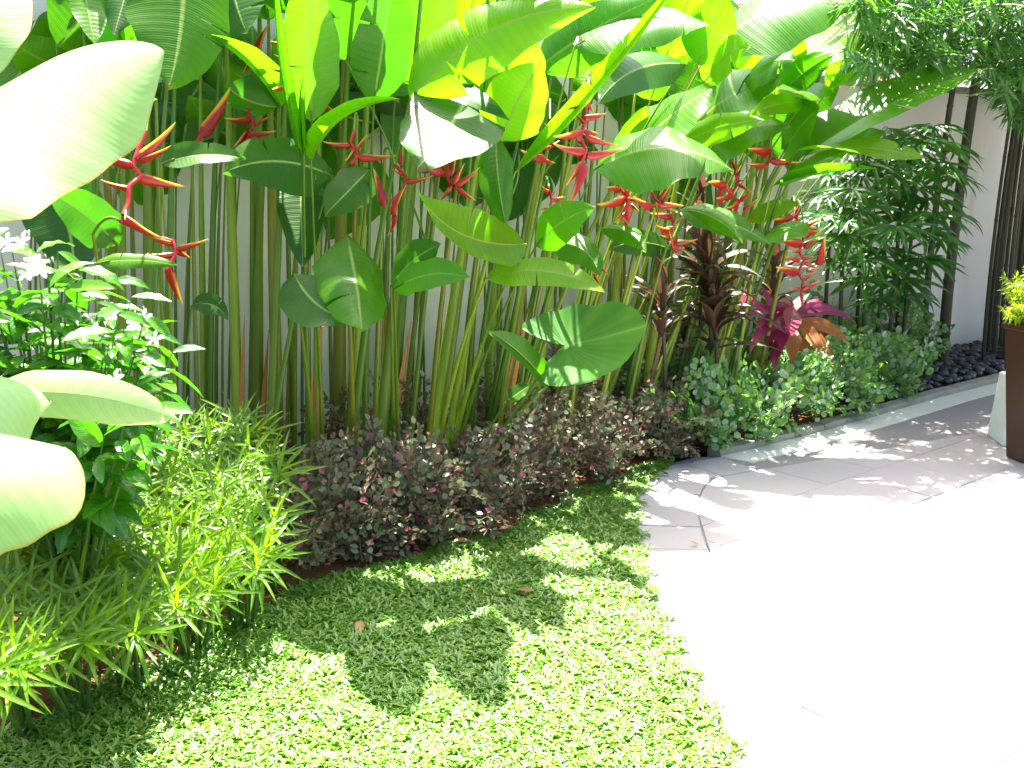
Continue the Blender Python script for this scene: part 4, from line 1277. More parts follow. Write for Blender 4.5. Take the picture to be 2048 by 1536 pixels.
ee_base = ground_at(925, 1.0)
ee = empty('elephant_ear', ee_base, 'elephant ear plant with one huge round green leaf', 'elephant ear')
ear_n = (-FWD * 0.75 + Z * 0.6 - Vector((0.25, 0, 0)))
outline_leaf(ee, 'leaf', (1131, 691), [(1294, 668), (1288, 645), (1266, 622), (1222, 613), (1176, 612), (1124, 621), (1080, 634), (1046, 653), (1056, 671), (1086, 684), (1116, 684), (1130, 692),
                                       (1117, 706), (1092, 726), (1080, 750), (1094, 772), (1130, 776), (1182, 769), (1232, 746), (1270, 712)], ear_n, 1.3, M['ear'])
add_leaf(ee, (1098, 772, 976, 662, 44, 40, 1.3, 1.4, -.06, .5, 'leaf'))
add_leaf(ee, (1016, 800, 1060, 770, 30, 40, 1.2, 1.25, .0, .2, 'dark'))
for tgt, v in (((1131, 693), 1.3), ((1096, 770), 1.3), ((1014, 802), 1.2)):
    T = P(*tgt, v)
    stem_part(ee, bez(ee_base, ee_base.lerp(T, .45) + Z * .10, T, 10), [.011 - .0006 * k for k in range(11)], 'petiole', 'petiole')

# ------------------------------------------------------------------ cordylines
def cordy_leaf_meshes(mat, L=1.0):
    out = []
    for bend, fold, lift in ((1.2, .3, .5), (1.7, .35, .7), (.8, .3, .3), (2.1, .4, .8), (1.4, .25, .9)):
        V, F, UV, T = blade(1.0, 0.15, prof_lance, 10, 2, bend, fold, 0.03, 2.0, lift)
        out.append(mk('leaf', V, F, mat, UV))
    return out


CD = cordy_leaf_meshes(M['cordy'])


def cordyline(label, bx, v0, top, vt, n, ln, group=None, whorls=1):
    base = ground_at(bx, v0)
    root = empty('cordyline', base, label, 'cordyline', group)
    T = P(top[0], top[1], vt)
    stem_part(root, bez(base, base.lerp(T, .5) + Vector((.02, 0, .02)), T, 10), [.013 - .0005 * k for k in range(11)], 'cane')
    axis = (T - base).normalized()
    for w in range(whorls):
        for i in range(n):
            al = i * 2.4 + random.uniform(-.3, .3)
            tl = random.uniform(-.05, .95) if i < n * .85 else 1.4
            out = Vector((math.cos(al), math.sin(al), 0))
            d = (out * math.cos(tl) + axis * math.sin(tl)).normalized()
            o = T - axis * (0.012 * (n - i) + w * .22) - base
            link('leaf', random.choice(CD), root, mat_at(o, d, axis + out * .1, ln * random.uniform(.7, 1.15)))
    return root


cordyline('dark purple cordyline under the ring shaped red flower, tallest of the dark ones', 1425, .85, (1412, 520), .95, 32, .40, 'dark purple cordylines by the wall')
cordyline('dark purple cordyline with leaves pointing up beside the half white leaf', 1392, .7, (1402, 435), .8, 26, .34, 'dark purple cordylines by the wall')
cordyline('slender dark cordyline with sparse drooping leaves right of the elephant ear', 1330, .85, (1322, 585), .95, 22, .30, 'dark purple cordylines by the wall')
cordyline('dark cordyline drooping between the lit stalks behind the green shrubs', 1432, .9, (1428, 590), 1.0, 26, .36, 'dark purple cordylines by the wall')
cordyline('withered dark cordyline with a straight cane left of the fan palm', 1530, .65, (1548, 525), .75, 24, .36, 'dark purple cordylines by the wall')
cordyline('low dark cordyline at the foot of the lit stalks', 1372, .6, (1366, 655), .7, 10, .24, 'dark purple cordylines by the wall')

pk_base = ground_at(1580, .55)
pk = empty('cordyline', pk_base, 'bright pink and orange cordyline above the green shrubs', 'cordyline')
c0 = P(1585, 640, .75)
stem_part(pk, bez(pk_base, pk_base.lerp(c0, .5), c0, 8), [.014] * 9, 'cane')
PINK = [(1585, 632, 1486, 575, 26, .12, 'cordy_pink', .1), (1580, 634, 1520, 560, 26, .1, 'cordy_pink', .0), (1575, 640, 1488, 622, 24, -.1, 'cordy_pink', .1), (1572, 622, 1575, 662, 38, -.45, 'cordy_pink', .25),
        (1588, 612, 1582, 668, 44, -.05, 'cordy_pink', .32), (1578, 640, 1565, 700, 34, -.12, 'cordy_pink', .2), (1592, 628, 1682, 624, 26, .16, 'cordy_pink', .1), (1592, 626, 1664, 606, 22, .12, 'cordy_pink', .0),
        (1595, 640, 1662, 690, 22, .15, 'cordy_pink', .1), (1596, 640, 1700, 682, 30, .10, 'cordy_dry', .22), (1594, 645, 1638, 706, 32, .12, 'cordy_dry', .2), (1586, 655, 1582, 720, 42, 0, 'cordy_dry', .25),
        (1590, 665, 1632, 748, 30, .05, 'cordy_dry', .2), (1580, 650, 1526, 690, 28, -.1, 'cordy_pink', .15), (1582, 645, 1510, 650, 26, -.15, 'cordy_pink', .1), (1594, 636, 1656, 650, 20, .1, 'cordy', .05),
        (1588, 640, 1712, 640, 26, .2, 'cordy_pink', .15), (1584, 640, 1500, 702, 26, -.2, 'cordy_pink', .2), (1590, 650, 1668, 728, 28, .15, 'cordy_dry', .2), (1582, 650, 1546, 738, 30, -.1, 'cordy_pink', .22), (1586, 630, 1540, 600, 24, -.1, 'cordy_pink', 0), (1590, 630, 1648, 590, 24, .1, 'cordy_pink', 0), (1586, 628, 1620, 580, 24, .1, 'cordy', -.05), (1584, 628, 1560, 585, 22, -.1, 'cordy', -.05), (1500, 655, 1490, 560, 26, .05, 'cordy_pink', .1)]
for bx, by, tx, ty, w, bow, mt, dv in PINK:
    add_leaf(pk, (bx, by, tx, ty + 6, w * .78, random.uniform(5, 40), .75, .75 + dv, bow, .2, mt, (), dict(prof=prof_lance, nseg=12, nc=3)))

# ------------------------------------------------------------------ fan palm canes along the wall
FL = []
for bend, lift in ((.55, .15), (.95, .25), (1.35, .35)):
    V, F, UV, T = blade(1.0, 0.098, prof_strap, 8, 1, bend, .35, 0, 2, lift)
    FL.append(mk('leaflet', V, F, M['rhapis'], UV))
FANS = [(1850, 285, 92), (1792, 330, 88), (1722, 352, 78), (1690, 402, 78), (1752, 412, 80), (1832, 378, 90), (1882, 348, 70), (1700, 470, 86), (1762, 500, 88), (1842, 462, 84), (1802, 560, 78), (1722, 560, 66),
        (1662, 440, 66), (1872, 430, 74), (1762, 262, 60), (1645, 385, 56), (1695, 305, 56), (1905, 300, 58), (1812, 592, 62), (1742, 452, 66), (1780, 540, 70), (1860, 520, 60), (1668, 520, 60), (1726, 290, 60), (1818, 430, 80), (1690, 345, 60),
        (1810, 270, 70), (1750, 600, 50), (1852, 400, 76), (1776, 380, 80), (1716, 420, 76), (1660, 480, 60), (1640, 430, 50), (1790, 455, 74), (1870, 330, 70), (1830, 320, 70), (1740, 330, 66), (1770, 350, 70), (1685, 440, 70), (1735, 520, 66), (1840, 520, 66), (1905, 360, 60), (1900, 430, 58), (1880, 480, 56), (1865, 255, 62), (1820, 300, 70), (1780, 300, 66), (1660, 350, 56), (1705, 380, 64)]
PALMS = [(1648, .35), (1676, .5), (1705, .3), (1722, .55), (1745, .4), (1768, .6), (1782, .35), (1800, .5)]
groups_ = [[] for _ in PALMS]
for f in FANS:
    k = min(range(len(PALMS)), key=lambda q: abs(PALMS[q][0] + (q - 3.5) * 16 - f[0]) + random.uniform(0, 40))
    groups_[k].append(f)
PLAB = ['leftmost thin fan palm cane beside the lowest hanging red flower', 'second fan palm cane from the left, thin and dark', 'fan palm cane behind the orange end of the pink cordyline', 'fan palm cane with a glossy fan catching the sun at mid height',
        'fan palm cane in the middle of the dark clump', 'fan palm cane with low hanging fans above the green shrubs', 'fan palm cane near the right of the clump, its fans highest', 'rightmost fan palm cane, fans spread before the bare wall']
for k, ((bx, v0), fs) in enumerate(zip(PALMS, groups_)):
    base = ground_at(bx, v0)
    root = empty('fan_palm', base, PLAB[k], 'palm', 'fan palm canes by the wall')
    ymin = min([f[1] for f in fs] + [430])
    T = P(bx + (40 if bx > 1720 else 15), ymin + 10, v0 + .05)
    pth = bez(base, base.lerp(T, .5) + Vector((random.uniform(-.05, .05), 0, 0)), T, 10)
    stem_part(root, pth, [.016 - .0004 * i for i in range(11)], 'cane')
    for fx, fy, rad in fs:
        C = P(fx, fy, v0 + random.uniform(.1, .5))
        a = min(pth, key=lambda p: abs(p.z - (C.z - .08)))
        out = (C - a)
        V, F, UV, T_ = tube(bez(a, a.lerp(C, .6) + Z * .08, C, 6), [.0045] * 7, 5)
        fo = link('fan', mk('fan', V - np.array(base), F, M['petiole'], UV), root)
        outd = Vector((out.x, out.y, 0))
        outd = (outd.normalized() if outd.length > .02 else WN) * 1.0 + WN * .35
        outd.normalize()
        nrm = (Z * .8 + outd * .75).normalized()
        axis = (outd * .85 - Z * .15).normalized()
        side = nrm.cross(axis).normalized()
        nl = random.randint(11, 15)
        Lm = rad * depth(C) / F_PX * 1.4
        for i in range(nl):
            t = (i / (nl - 1) - .5) * 3.9 + random.uniform(-.08, .08)
            d = axis * math.cos(t) + side * math.sin(t) - Z * random.uniform(-.1, .25)
            link('leaflet', random.choice(FL), fo, mat_at(C - base, d, nrm, Lm * random.uniform(.85, 1.1) * (1 - .18 * abs(t) / 2)))

# ------------------------------------------------------------------ low shrubs built of leafy sprigs
def sprig_mesh(name, mat, L, lw, ll, n, prof, bend=.5, pair=False, twig=True, tipn=1, ns=4):
    parts = []
    pts = [Vector((L * t, L * .12 * math.sin(t * 2.2), L * .10 * math.sin(t * 3))) for t in [i / 6 for i in range(7)]]
    if twig:
        V, F, UV, T = tube(pts, [.0022 - .0002 * i for i in range(7)], 4)
        parts.append((V, F, UV, np.full(len(V), 0.02)))
    for i in range(n):
        t = .12 + .86 * i / max(n - 1, 1)
        k = min(5, int(t * 6))
        p = pts[k].lerp(pts[k + 1], t * 6 - k)
        for sgn in ((1, -1) if pair else ((1,) if i % 2 else (-1,))):
            al = random.uniform(-.6, .6)
            d = Vector((random.uniform(.25, .75), sgn * math.cos(al), math.sin(al) + .15))
            hint = Vector((random.uniform(-.4, .1), random.uniform(-.3, .3), 1))
            lf = blade(ll * random.uniform(.7, 1.2), lw * random.uniform(.8, 1.15), prof, ns, 1, bend * random.uniform(.1, 1.2), .18)
            dn = d.normalized()
            q = p + dn * random.uniform(.004, .03)
            parts.append(xform(lf, mat_at(q, dn + Vector((random.gauss(0, .5), random.gauss(0, .5), random.gauss(0, .4))), hint + Vector((random.gauss(0, .4), random.gauss(0, .5), 0))), random.random()))
    for i in range(tipn):
        lf = blade(ll, lw, prof, ns, 1, bend * .5, .25)
        parts.append(xform(lf, mat_at(pts[-1], Vector((1, random.uniform(-.5, .5), random.uniform(0, .5))), Z), random.random()))
    V, F, UV, T = join(parts)
    return mk(name, V, F, mat, UV, T)


SP_P = [sprig_mesh('sprig', M['purple'], random.uniform(.13, .19), .021, .033, 9, prof_oval, pair=True) for _ in range(7)]
SP_G = [sprig_mesh('sprig', M['green'], random.uniform(.12, .19), .036, .042, 6, prof_round, pair=True) for _ in range(7)]


def bush(name, label, cat, c, rx, h, n, meshes, group, face=WN, tw='twig', spread=.5, low=-.45, smin=.8, smax=1.15):
    root = empty(name, c, label, cat, group)
    parts = []
    tips = []
    for i in range(n):
        while True:
            d = Vector((random.gauss(0, 1), random.gauss(0, 1), random.gauss(0, 1))).normalized()
            if d.z > low and d.dot(face) > -.75:
                break
        q = random.uniform(.55, 1.0) ** .6
        lump = 1 + .18 * math.sin(d.x * 5 + c.x * 7) + .14 * math.sin(d.y * 7 + c.y * 9)
        p = Vector((d.x * rx, d.y * rx, max(.03, .13 + (d.z * (h - .13) if d.z > 0 else d.z * .24)))) * q * lump
        p.z = max(p.z, .02)
        ax = (d * .8 + Z * random.uniform(.1, .9) + Vector((random.gauss(0, .4), random.gauss(0, .4), random.gauss(0, .25)))).normalized()
        hint = (Z + face * random.uniform(-.1, .6) + Vector((random.gauss(0, .35), random.gauss(0, .35), 0)))
        link('sprig', random.choice(meshes), root, mat_at(p - ax * .07, ax, hint, random.uniform(smin, smax)))
        if i % 4 == 0:
            tips.append(p - ax * .05)
    for t in tips:
        mid = Vector((t.x * .35, t.y * .35, t.z * .5))
        V, F, UV, T = tube(bez(Vector((random.uniform(-.02, .02), random.uniform(-.02, .02), 0)), mid, t, 5), [.005 - .0006 * k for k in range(6)], 5)
        parts.append((V, F, UV, T))
    V, F, UV, T = join(parts)
    tag(link('branches', mk('branches', V, F, M[tw], UV), root), kind='stuff')
    return root


PB = [((596, 1128), .24, .30, 'purple leaved shrub against the strappy yellow-green shrub, nearest the camera'), ((682, 1112), .24, .33, 'purple leaved shrub with pink new leaves, second along the lawn edge'),
      ((770, 1084), .24, .34, 'purple leaved shrub below the narrow bare wall gaps, third along the lawn edge'), ((862, 1062), .24, .34, 'purple leaved shrub in front of the orange dry sheath'),
      ((955, 1030), .24, .34, 'purple leaved shrub with white glinting leaves by the lawn twigs'), ((1048, 992), .24, .34, 'purple leaved shrub below the elephant ear stalks'),
      ((1140, 955), .25, .34, 'purple leaved shrub below the elephant ear leaf, at the lawn corner'), ((1232, 928), .25, .32, 'purple leaved shrub meeting the green shrubs at the paving corner'),
      ((1310, 905), .22, .30, 'last purple leaved shrub on the right, mixed into the green shrubs'),
      ((690, 985), .26, .40, 'purple leaved shrub in the back row below the broad hanging leaf'), ((830, 960), .26, .42, 'purple leaved shrub in the back row at the feet of the leaning stalks'),
      ((960, 930), .26, .44, 'purple leaved shrub in the back row left of the elephant ear stalks'), ((1090, 905), .26, .46, 'purple leaved shrub in the back row under the elephant ear leaf'),
      ((1210, 870), .26, .48, 'tallest purple leaved shrub, in the back row right under the elephant ear'), ((1310, 860), .25, .44, 'purple leaved shrub in the back row touching the green shrubs')]
for (px, py), rx, h, lab in PB:
    bush('purple_shrub', lab, 'shrub', G(px, py) + Z * .02, rx * 1.12, h, 84, SP_P, 'purple leaved shrubs along the lawn')
GB = [((1262, 862), .24, .46, 'green shrub peeping out under the left side of the elephant ear leaf'), ((1350, 868), .24, .40, 'green shrub between the purple shrubs and the lit stalks'), ((1372, 900), .22, .30, 'low green shrub nearest the paving corner'), ((1470, 880), .23, .33, 'low green shrub at the left end of the kerb'), ((1570, 850), .23, .33, 'small leaved green shrub behind the kerb, left of its middle'),
      ((1665, 826), .24, .34, 'small leaved green shrub overhanging the middle of the kerb'), ((1752, 795), .24, .34, 'small leaved green shrub next to the black pebbles'),
      ((1300, 850), .24, .48, 'green shrub right behind the elephant ear leaf'), ((1390, 832), .25, .50, 'green shrub at the feet of the lit stalks'), ((1480, 815), .25, .50, 'green shrub just left of the pink cordyline'),
      ((1565, 795), .25, .46, 'green shrub under the pink cordyline with pale lit leaves'), ((1660, 775), .26, .46, 'green shrub below the orange cordyline leaves'), ((1745, 752), .26, .52, 'green shrub in front of the fan palm canes'),
      ((1810, 742), .22, .46, 'rightmost green shrub, pale leaves leaning over the black pebbles')]
for (px, py), rx, h, lab in GB:
    bush('green_shrub', lab, 'shrub', G(px, py) + Z * .03, rx * 1.08, h * 1.08, 80, SP_G, 'small leaved green shrubs behind the kerb')

# ------------------------------------------------------------------ strappy yellow-green shrubs
SL = []
for bend, lift in ((.35, .1), (.6, .2), (.9, .3), (.2, .05), (1.2, .35)):
    V, F, UV, T = blade(1.0, 0.074, prof_strap, 9, 1, bend, .3, .006, 2, lift)
    SL.append(mk('leaf', V, F, M['strap'], UV))


def inside(p, poly):
    x, y = p
    c = False
    for i in range(len(poly)):
        x0, y0 = poly[i]
        x1, y1 = poly[i - 1]
        if (y0 > y) != (y1 > y) and x < (x1 - x0) * (y - y0) / (y1 - y0) + x0:
            c = not c
    return c


SPOLY = [(-40, 1000), (100, 985), (190, 940), (250, 880), (330, 860), (440, 845), (500, 850), (560, 900), (575, 980), (545, 1060), (530, 1130), (450, 1185), (380, 1215), (300, 1265), (180, 1300), (60, 1345), (-40, 1390)]
cent = [(485, 850), (545, 925), (425, 905), (500, 1080), (330, 1020), (215, 1110), (280, 1180), (360, 935), (430, 1000), (250, 960), (60, 1250), (200, 1010), (240, 1050), (170, 1070), (262, 1090), (120, 1130), (290, 1060), (210, 1160), (380, 880), (455, 870), (520, 880), (560, 960), (345, 960), (470, 950), (400, 1060), (300, 930), (530, 1010), (440, 1120), (200, 935), (165, 985), (250, 905), (290, 890), (215, 975), (130, 1045), (310, 905)]
tr = 0
while tr < 4000 and len(cent) < 185:
    tr += 1
    p = (random.uniform(-40, 590), random.uniform(840, 1390))
    if inside(p, SPOLY) and all((p[0] - q[0]) ** 2 + (p[1] - q[1]) ** 2 > 33 ** 2 for q in cent):
        cent.append(p)
SH = [((-30, 1330), 'strappy shrub in the bottom left corner under the white round leaf'), ((110, 1290), 'strappy shrub second from the bottom left, overhanging the bare soil'), ((235, 1235), 'strappy shrub over the darkest hollow by the lawn'),
      ((370, 1165), 'strappy shrub with lit arching leaves in the middle of its row'), ((470, 1110), 'strappy shrub beside the bare orange soil'), ((545, 990), 'strappy shrub touching the purple shrubs'),
      ((470, 900), 'tallest strappy shrub in front of the bare wall'), ((300, 990), 'brightest strappy shrub below the torn pale leaf'), ((130, 1090), 'strappy shrub right of the white round leaf')]
sg = [[] for _ in SH]
for c_ in cent:
    k = min(range(len(SH)), key=lambda q: (SH[q][0][0] - c_[0]) ** 2 + (SH[q][0][1] - c_[1]) ** 2)
    sg[k].append(c_)
for (sp_, lab), cs in zip(SH, sg):
    def dep(x, y):
        return 3.78 - (y - 830) / 540 * 1.22 + (x - 300) / 600 * .28
    pts_ = [D(x, y, dep(x, y)) for x, y in cs]
    cx = sum(pts_, Vector()) / len(pts_)
    root = empty('strappy_shrub', (cx.x - .05, cx.y + .15, 0.02), lab, 'shrub', 'strappy yellow-green shrubs left of the lawn')
    for p in pts_:
        p.z = max(p.z, .07)
        o = root.location
        foot = Vector((o.x + (p.x - o.x) * .35, o.y + (p.y - o.y) * .35 + .08, 0.0))
        ax = (Z * min(.95, .12 + 1.5 * p.z) + Vector((random.gauss(.12, .24), -.62 + random.gauss(0, .2), random.gauss(0, .08)))).normalized()
        V, F, UV, T = tube(bez(foot, foot.lerp(p, .6) - ax * .05 + Z * .03, p, 7), [.007 - .0004 * i for i in range(8)], 6)
        ro = link('rosette', mk('rosette', V - np.array(o), F, M['green_twig'], UV), root)
        nl = random.randint(15, 19)
        size = random.uniform(.125, .185)
        a1 = ax.orthogonal().normalized()
        a2 = ax.cross(a1)
        for i in range(nl):
            al = i * 2.399 + random.uniform(-.2, .2)
            el = -.05 + .95 * (i / nl) ** 1.3 + random.uniform(-.15, .15)
            out = a1 * math.cos(al) + a2 * math.sin(al)
            d = out * math.cos(el) + ax * math.sin(el)
            link('leaf', random.choice(SL), ro, mat_at(p - Vector(o) + ax * (.0025 * i), d, ax, size * random.uniform(.8, 1.15) * (1 - .25 * i / nl)))

# ------------------------------------------------------------------ white flowered shrub (left)
JL = []
for bend, fold, wave in ((.5, .25, .03), (.9, .3, .05), (1.2, .2, .06), (.3, .35, .03)):
    V, F, UV, T = blade(1.0, 0.40, prof_oval, 9, 2, bend, fold, wave, 3, .1)
    JL.append(mk('leaf', V, F, M['jas'], UV))
JO = mk('leaf', *[x for x in (lambda p: (p[0], p[1]))(blade(1.0, .42, prof_oval, 9, 2, .6, .2, .05, 3))], M['jas_old'], blade(1.0, .42, prof_oval, 9, 2, .6, .2, .05, 3)[2])
V, F, UV, T = blade(1.0, .46, lambda s: np.sin(np.pi * np.clip(s, 0, 1) ** 1.35) ** .8 + .06 * (s < .3), 6, 1, .5, .15, .04, 2, .25)
PET = mk('petal', V, F, M['petal'], UV)
V, F, UV, T = tube([Vector((0, 0, -.6)), Vector((0, 0, -.1)), Vector((0, 0, 0)), Vector((0, 0, .03))], [.04, .05, .09, .01], 6)
CORE = mk('blossom', V, F, M['petal'], UV)
V, F, UV, T = tube([Vector((0, 0, -.5)), Vector((0, 0, 0)), Vector((0, 0, .25)), Vector((0, 0, .5)), Vector((0, 0, .55))], [.04, .08, .2, .13, .01], 6)
BUD = mk('bud', V, F, M['petal'], UV)

JB = ground_at(120, 1.0)
JB = D(110, 900, 2.95)
JB.z = 0.02
jas = empty('jasmine_shrub', JB, 'glossy leaved shrub with white star flowers at the left', 'shrub')
JPOLY = [(-60, 470), (40, 520), (120, 500), (190, 560), (250, 560), (300, 640), (350, 690), (330, 780), (290, 850), (220, 890), (120, 880), (-60, 880)]
br = []
tr = 0
while tr < 3000 and len(br) < 60:
    tr += 1
    p = (random.uniform(-60, 350), random.uniform(480, 950))
    if inside(p, JPOLY) and all((p[0] - q[0]) ** 2 + (p[1] - q[1]) ** 2 > 42 ** 2 for q in br):
        br.append(p)
br += [(345, 705), (25, 505), (75, 505), (100, 575), (240, 668), (210, 690), (305, 668), (270, 790)]
FLW = {(25, 505): 1, (75, 505): 1, (100, 575): 4, (240, 668): 3, (210, 690): 2, (305, 668): 2, (270, 790): 1, (345, 705): 1}
for k, (x, y) in enumerate(br):
    dep_ = 2.95 + random.uniform(-.22, .22) + (0 if y < 800 else -.12)
    T = D(x, y, dep_)
    rel = T - JB
    start = Vector((rel.x * .25, rel.y * .25, max(.05, rel.z * .45)))
    ax = (rel - start).normalized()
    V, F, UV, T_ = tube(bez(Vector((0, 0, 0)), start, rel, 9), [.010 - .0009 * i for i in range(10)], 6)
    bo = link('branch', mk('branch', V, F, M['green_twig'], UV), jas)
    pth = bez(start, start.lerp(rel, .5) + Z * .02, rel, 12)
    for i in range(10):
        p = pth[12 - i]
        al = i * 2.3 + random.uniform(-.5, .5)
        a1 = ax.orthogonal().normalized()
        a2 = ax.cross(a1)
        d = (a1 * math.cos(al) + a2 * math.sin(al)) + ax * random.uniform(.1, .8) + Vector((.1, -.35, random.uniform(-.75, .2)))
        hint = Z + Vector((random.gauss(0, .35), -.25 + random.gauss(0, .35), 0))
        link('leaf', random.choice(JL), bo, mat_at(p, d, hint, random.uniform(.085, .15)))
    for f in range(FLW.get((x, y), 0)):
        c_ = rel + Vector((random.uniform(-.03, .03), -.075 + random.uniform(-.02, .02), .045 + random.uniform(-.015, .03)))
        nrm = Vector((random.gauss(0, .25), -.8, .7 + random.gauss(0, .2))).normalized()
        bl = link('blossom', CORE, jas, mat_at(c_, nrm.orthogonal(), nrm, .031))
        for q in range(5):
            a_l = 2 * math.pi * q / 5 + random.uniform(-.1, .1)
            link('petal', PET, bl, mat_at(Vector((0, 0, 0)), Vector((math.cos(a_l), math.sin(a_l), .12)), Vector((0, 0, 1)), random.uniform(.9, 1.08)))
        for q in range(2):
            link('bud', BUD, jas, mat_at(c_ + Vector((random.uniform(-.03, .03), random.uniform(-.02, .02), random.uniform(.01, .035))), Vector((1, 0, .2)), Z, .013))
for x, y, dd in ((95, 1010 - 80, 2.7), (65, 745, 2.9), (205, 935, 2.85)):
    link('leaf', JO, jas, mat_at(D(x, y - 20, dd) - JB, Vector((.2, -.2, -1)), Vector((0, -1, .2)), .085))

# ------------------------------------------------------------------ foreground: broad leaves at the left edge
fb = D(-330, 1500, 1.35)
fb.z = 0.0
fg = empty('broad_leaf_plant', fb, 'overexposed giant leaved plant cut off by the left edge, nearest the camera', 'plant')


def leaf3(B, C, T, width, n, mat, fold, parent=fg, **kw):
    lamina('leaf', B, C, T, width, n, parent, M[mat], fold, **kw)


def prof_broad(s):
    return np.minimum(1, (np.maximum(s, 0) / 0.25)) ** 0.6 * (1 - np.clip((s - 0.5) / 0.5, 0, 1) ** 2.6) ** .9


B, T = D(-330, 470, 1.25), D(330, 102, 1.5)
leaf3(B, D(20, 205, 1.5), T, .29, Vector((-.12, -.80, .66)), 'broad', .05, prof=prof_broad, nseg=28, nc=7, wave=.012, curl=-.35)
L_up = (B, fb)
B2, T2 = D(-160, 130, 1.55), D(14, -70, 1.65)
leaf3(B2, D(-30, 60, 1.55), T2, .14, Vector((.3, -.95, .1)), 'broad', .1, prof=prof_broad, nseg=18, nc=5)
B3, T3 = D(-60, 800, 1.75), D(360, 842, 1.85)
leaf3(B3, D(150, 752, 1.7), T3, .088, Vector((.05, -.86, .42)), 'broad', -.1, prof=prof_broad, nseg=22, nc=5, tears=((.93, 1, .012), (.96, -1, .01)), wave=.02, curl=-.2)
B4, T4 = D(-260, 900, 1.25), D(100, 806, 1.5)
leaf3(B4, D(-50, 715, 1.4), T4, .19, Vector((.05, -.62, .78)), 'broad', .05, prof=prof_broad, nseg=20, nc=6, curl=-.5)
B5, T5 = D(-290, 1010, 1.12), D(128, 898, 1.30)
leaf3(B5, D(-40, 826, 1.12), T5, .262, Vector((-.05, -.60, .80)), 'broad', .05, prof=prof_broad, nseg=24, nc=7, curl=-.6, wave=.012)
for Bq in (B, B2, B3, B4, B5):
    stem_part(fg, bez(fb, Vector((fb.x, fb.y, Bq.z * .7)), Bq, 12), [.016 - .0008 * i for i in range(13)], 'petiole', 'petiole')

# ------------------------------------------------------------------ bamboo at the far right
BL = []
for k in range(6):
    parts = []
    for i in range(random.randint(7, 10)):
        al = random.uniform(-1.5, 1.5)
        d = Vector((math.cos(al) * .8, math.sin(al), random.uniform(-.65, .25)))
        lf = blade(random.uniform(.09, .15), .0125, prof_strap, 3, 1, random.uniform(.2, .8), .25)
        parts.append(xform(lf, mat_at(Vector((random.uniform(-.05, .02), random.uniform(-.02, .02), random.uniform(-.02, .02))), d, Z), random.random()))
    V, F, UV, T = tube([Vector((-.22, 0, .05)), Vector((-.1, 0, .03)), Vector((0, 0, 0))], [.002, .0018, .0012], 4)
    parts.append((V, F, UV, T))
    V, F, UV, T = join(parts)
    BL.append(mk('leaf_spray', V, F, M['bamboo_leaf'], UV, T))
CULMS = [(1843, .38, 15, 1868, 160, 'thin dark bamboo culm against the bare wall, left of the stout one'), (1884, .42, 24, 1918, 120, 'stoutest dark bamboo culm, flared at its foot in the black pebbles'),
         (1975, .30, 9, 2010, 120, 'bamboo culm at the left of the striped cluster'), (1988, .45, 11, 2020, 100, 'second bamboo culm of the striped cluster'), (2000, .25, 9, 2030, 100, 'thin pale bamboo culm inside the striped cluster'),
         (2014, .5, 12, 2040, 90, 'bamboo culm behind the yellow-green potted plant'), (2028, .3, 11, 2056, 90, 'bamboo culm behind the white lamp cap'), (2040, .55, 12, 2075, 90, 'bamboo culm at the right edge behind the brown planter'),
         (1966, .5, 8, 1998, 120, 'thinnest bamboo culm at the left of the striped cluster'), (1982, .18, 9, 2012, 110, 'shaded bamboo culm close to the wall in the striped cluster'), (2008, .62, 10, 2036, 100, 'bamboo culm standing foremost in the striped cluster'),
         (2022, .15, 12, 2048, 90, 'bamboo culm close to the wall behind the potted shrub'), (2034, .65, 10, 2064, 90, 'bamboo culm foremost behind the brown planter'),
         (2062, .35, 12, 2090, 60, 'bamboo culm just leaving the picture at the right')]
spr = [[] for _ in CULMS]
BPOLY = [(1660, -70), (2130, -70), (2130, 260), (2030, 240), (1990, 160), (1925, 128), (1865, 140), (1790, 130), (1740, 150), (1690, 120), (1720, 60)]
for _ in range(2300):
    p = (random.uniform(1640, 2130), random.uniform(-70, 262))
    if not inside(p, BPOLY):
        continue
    dens = .5 + .5 * min(1, max(0, (p[0] - 1700) / 260)) - (.45 if (1880 < p[0] < 1960 and 90 < p[1] < 150) else 0)
    if random.random() < dens:
        k = min(range(len(CULMS)), key=lambda q: abs(CULMS[q][3] - p[0]) + random.uniform(0, 260))
        spr[k].append(p)
high = [[] for _ in CULMS]  # unseen oversize sprays overhead, added to shade the wall and far paving
for _ in range(2300):
    high[random.randrange(len(CULMS))].append(U(random.uniform(4.9, 8.8), random.uniform(-.3, 1.3), random.uniform(2.75, 4.0)))
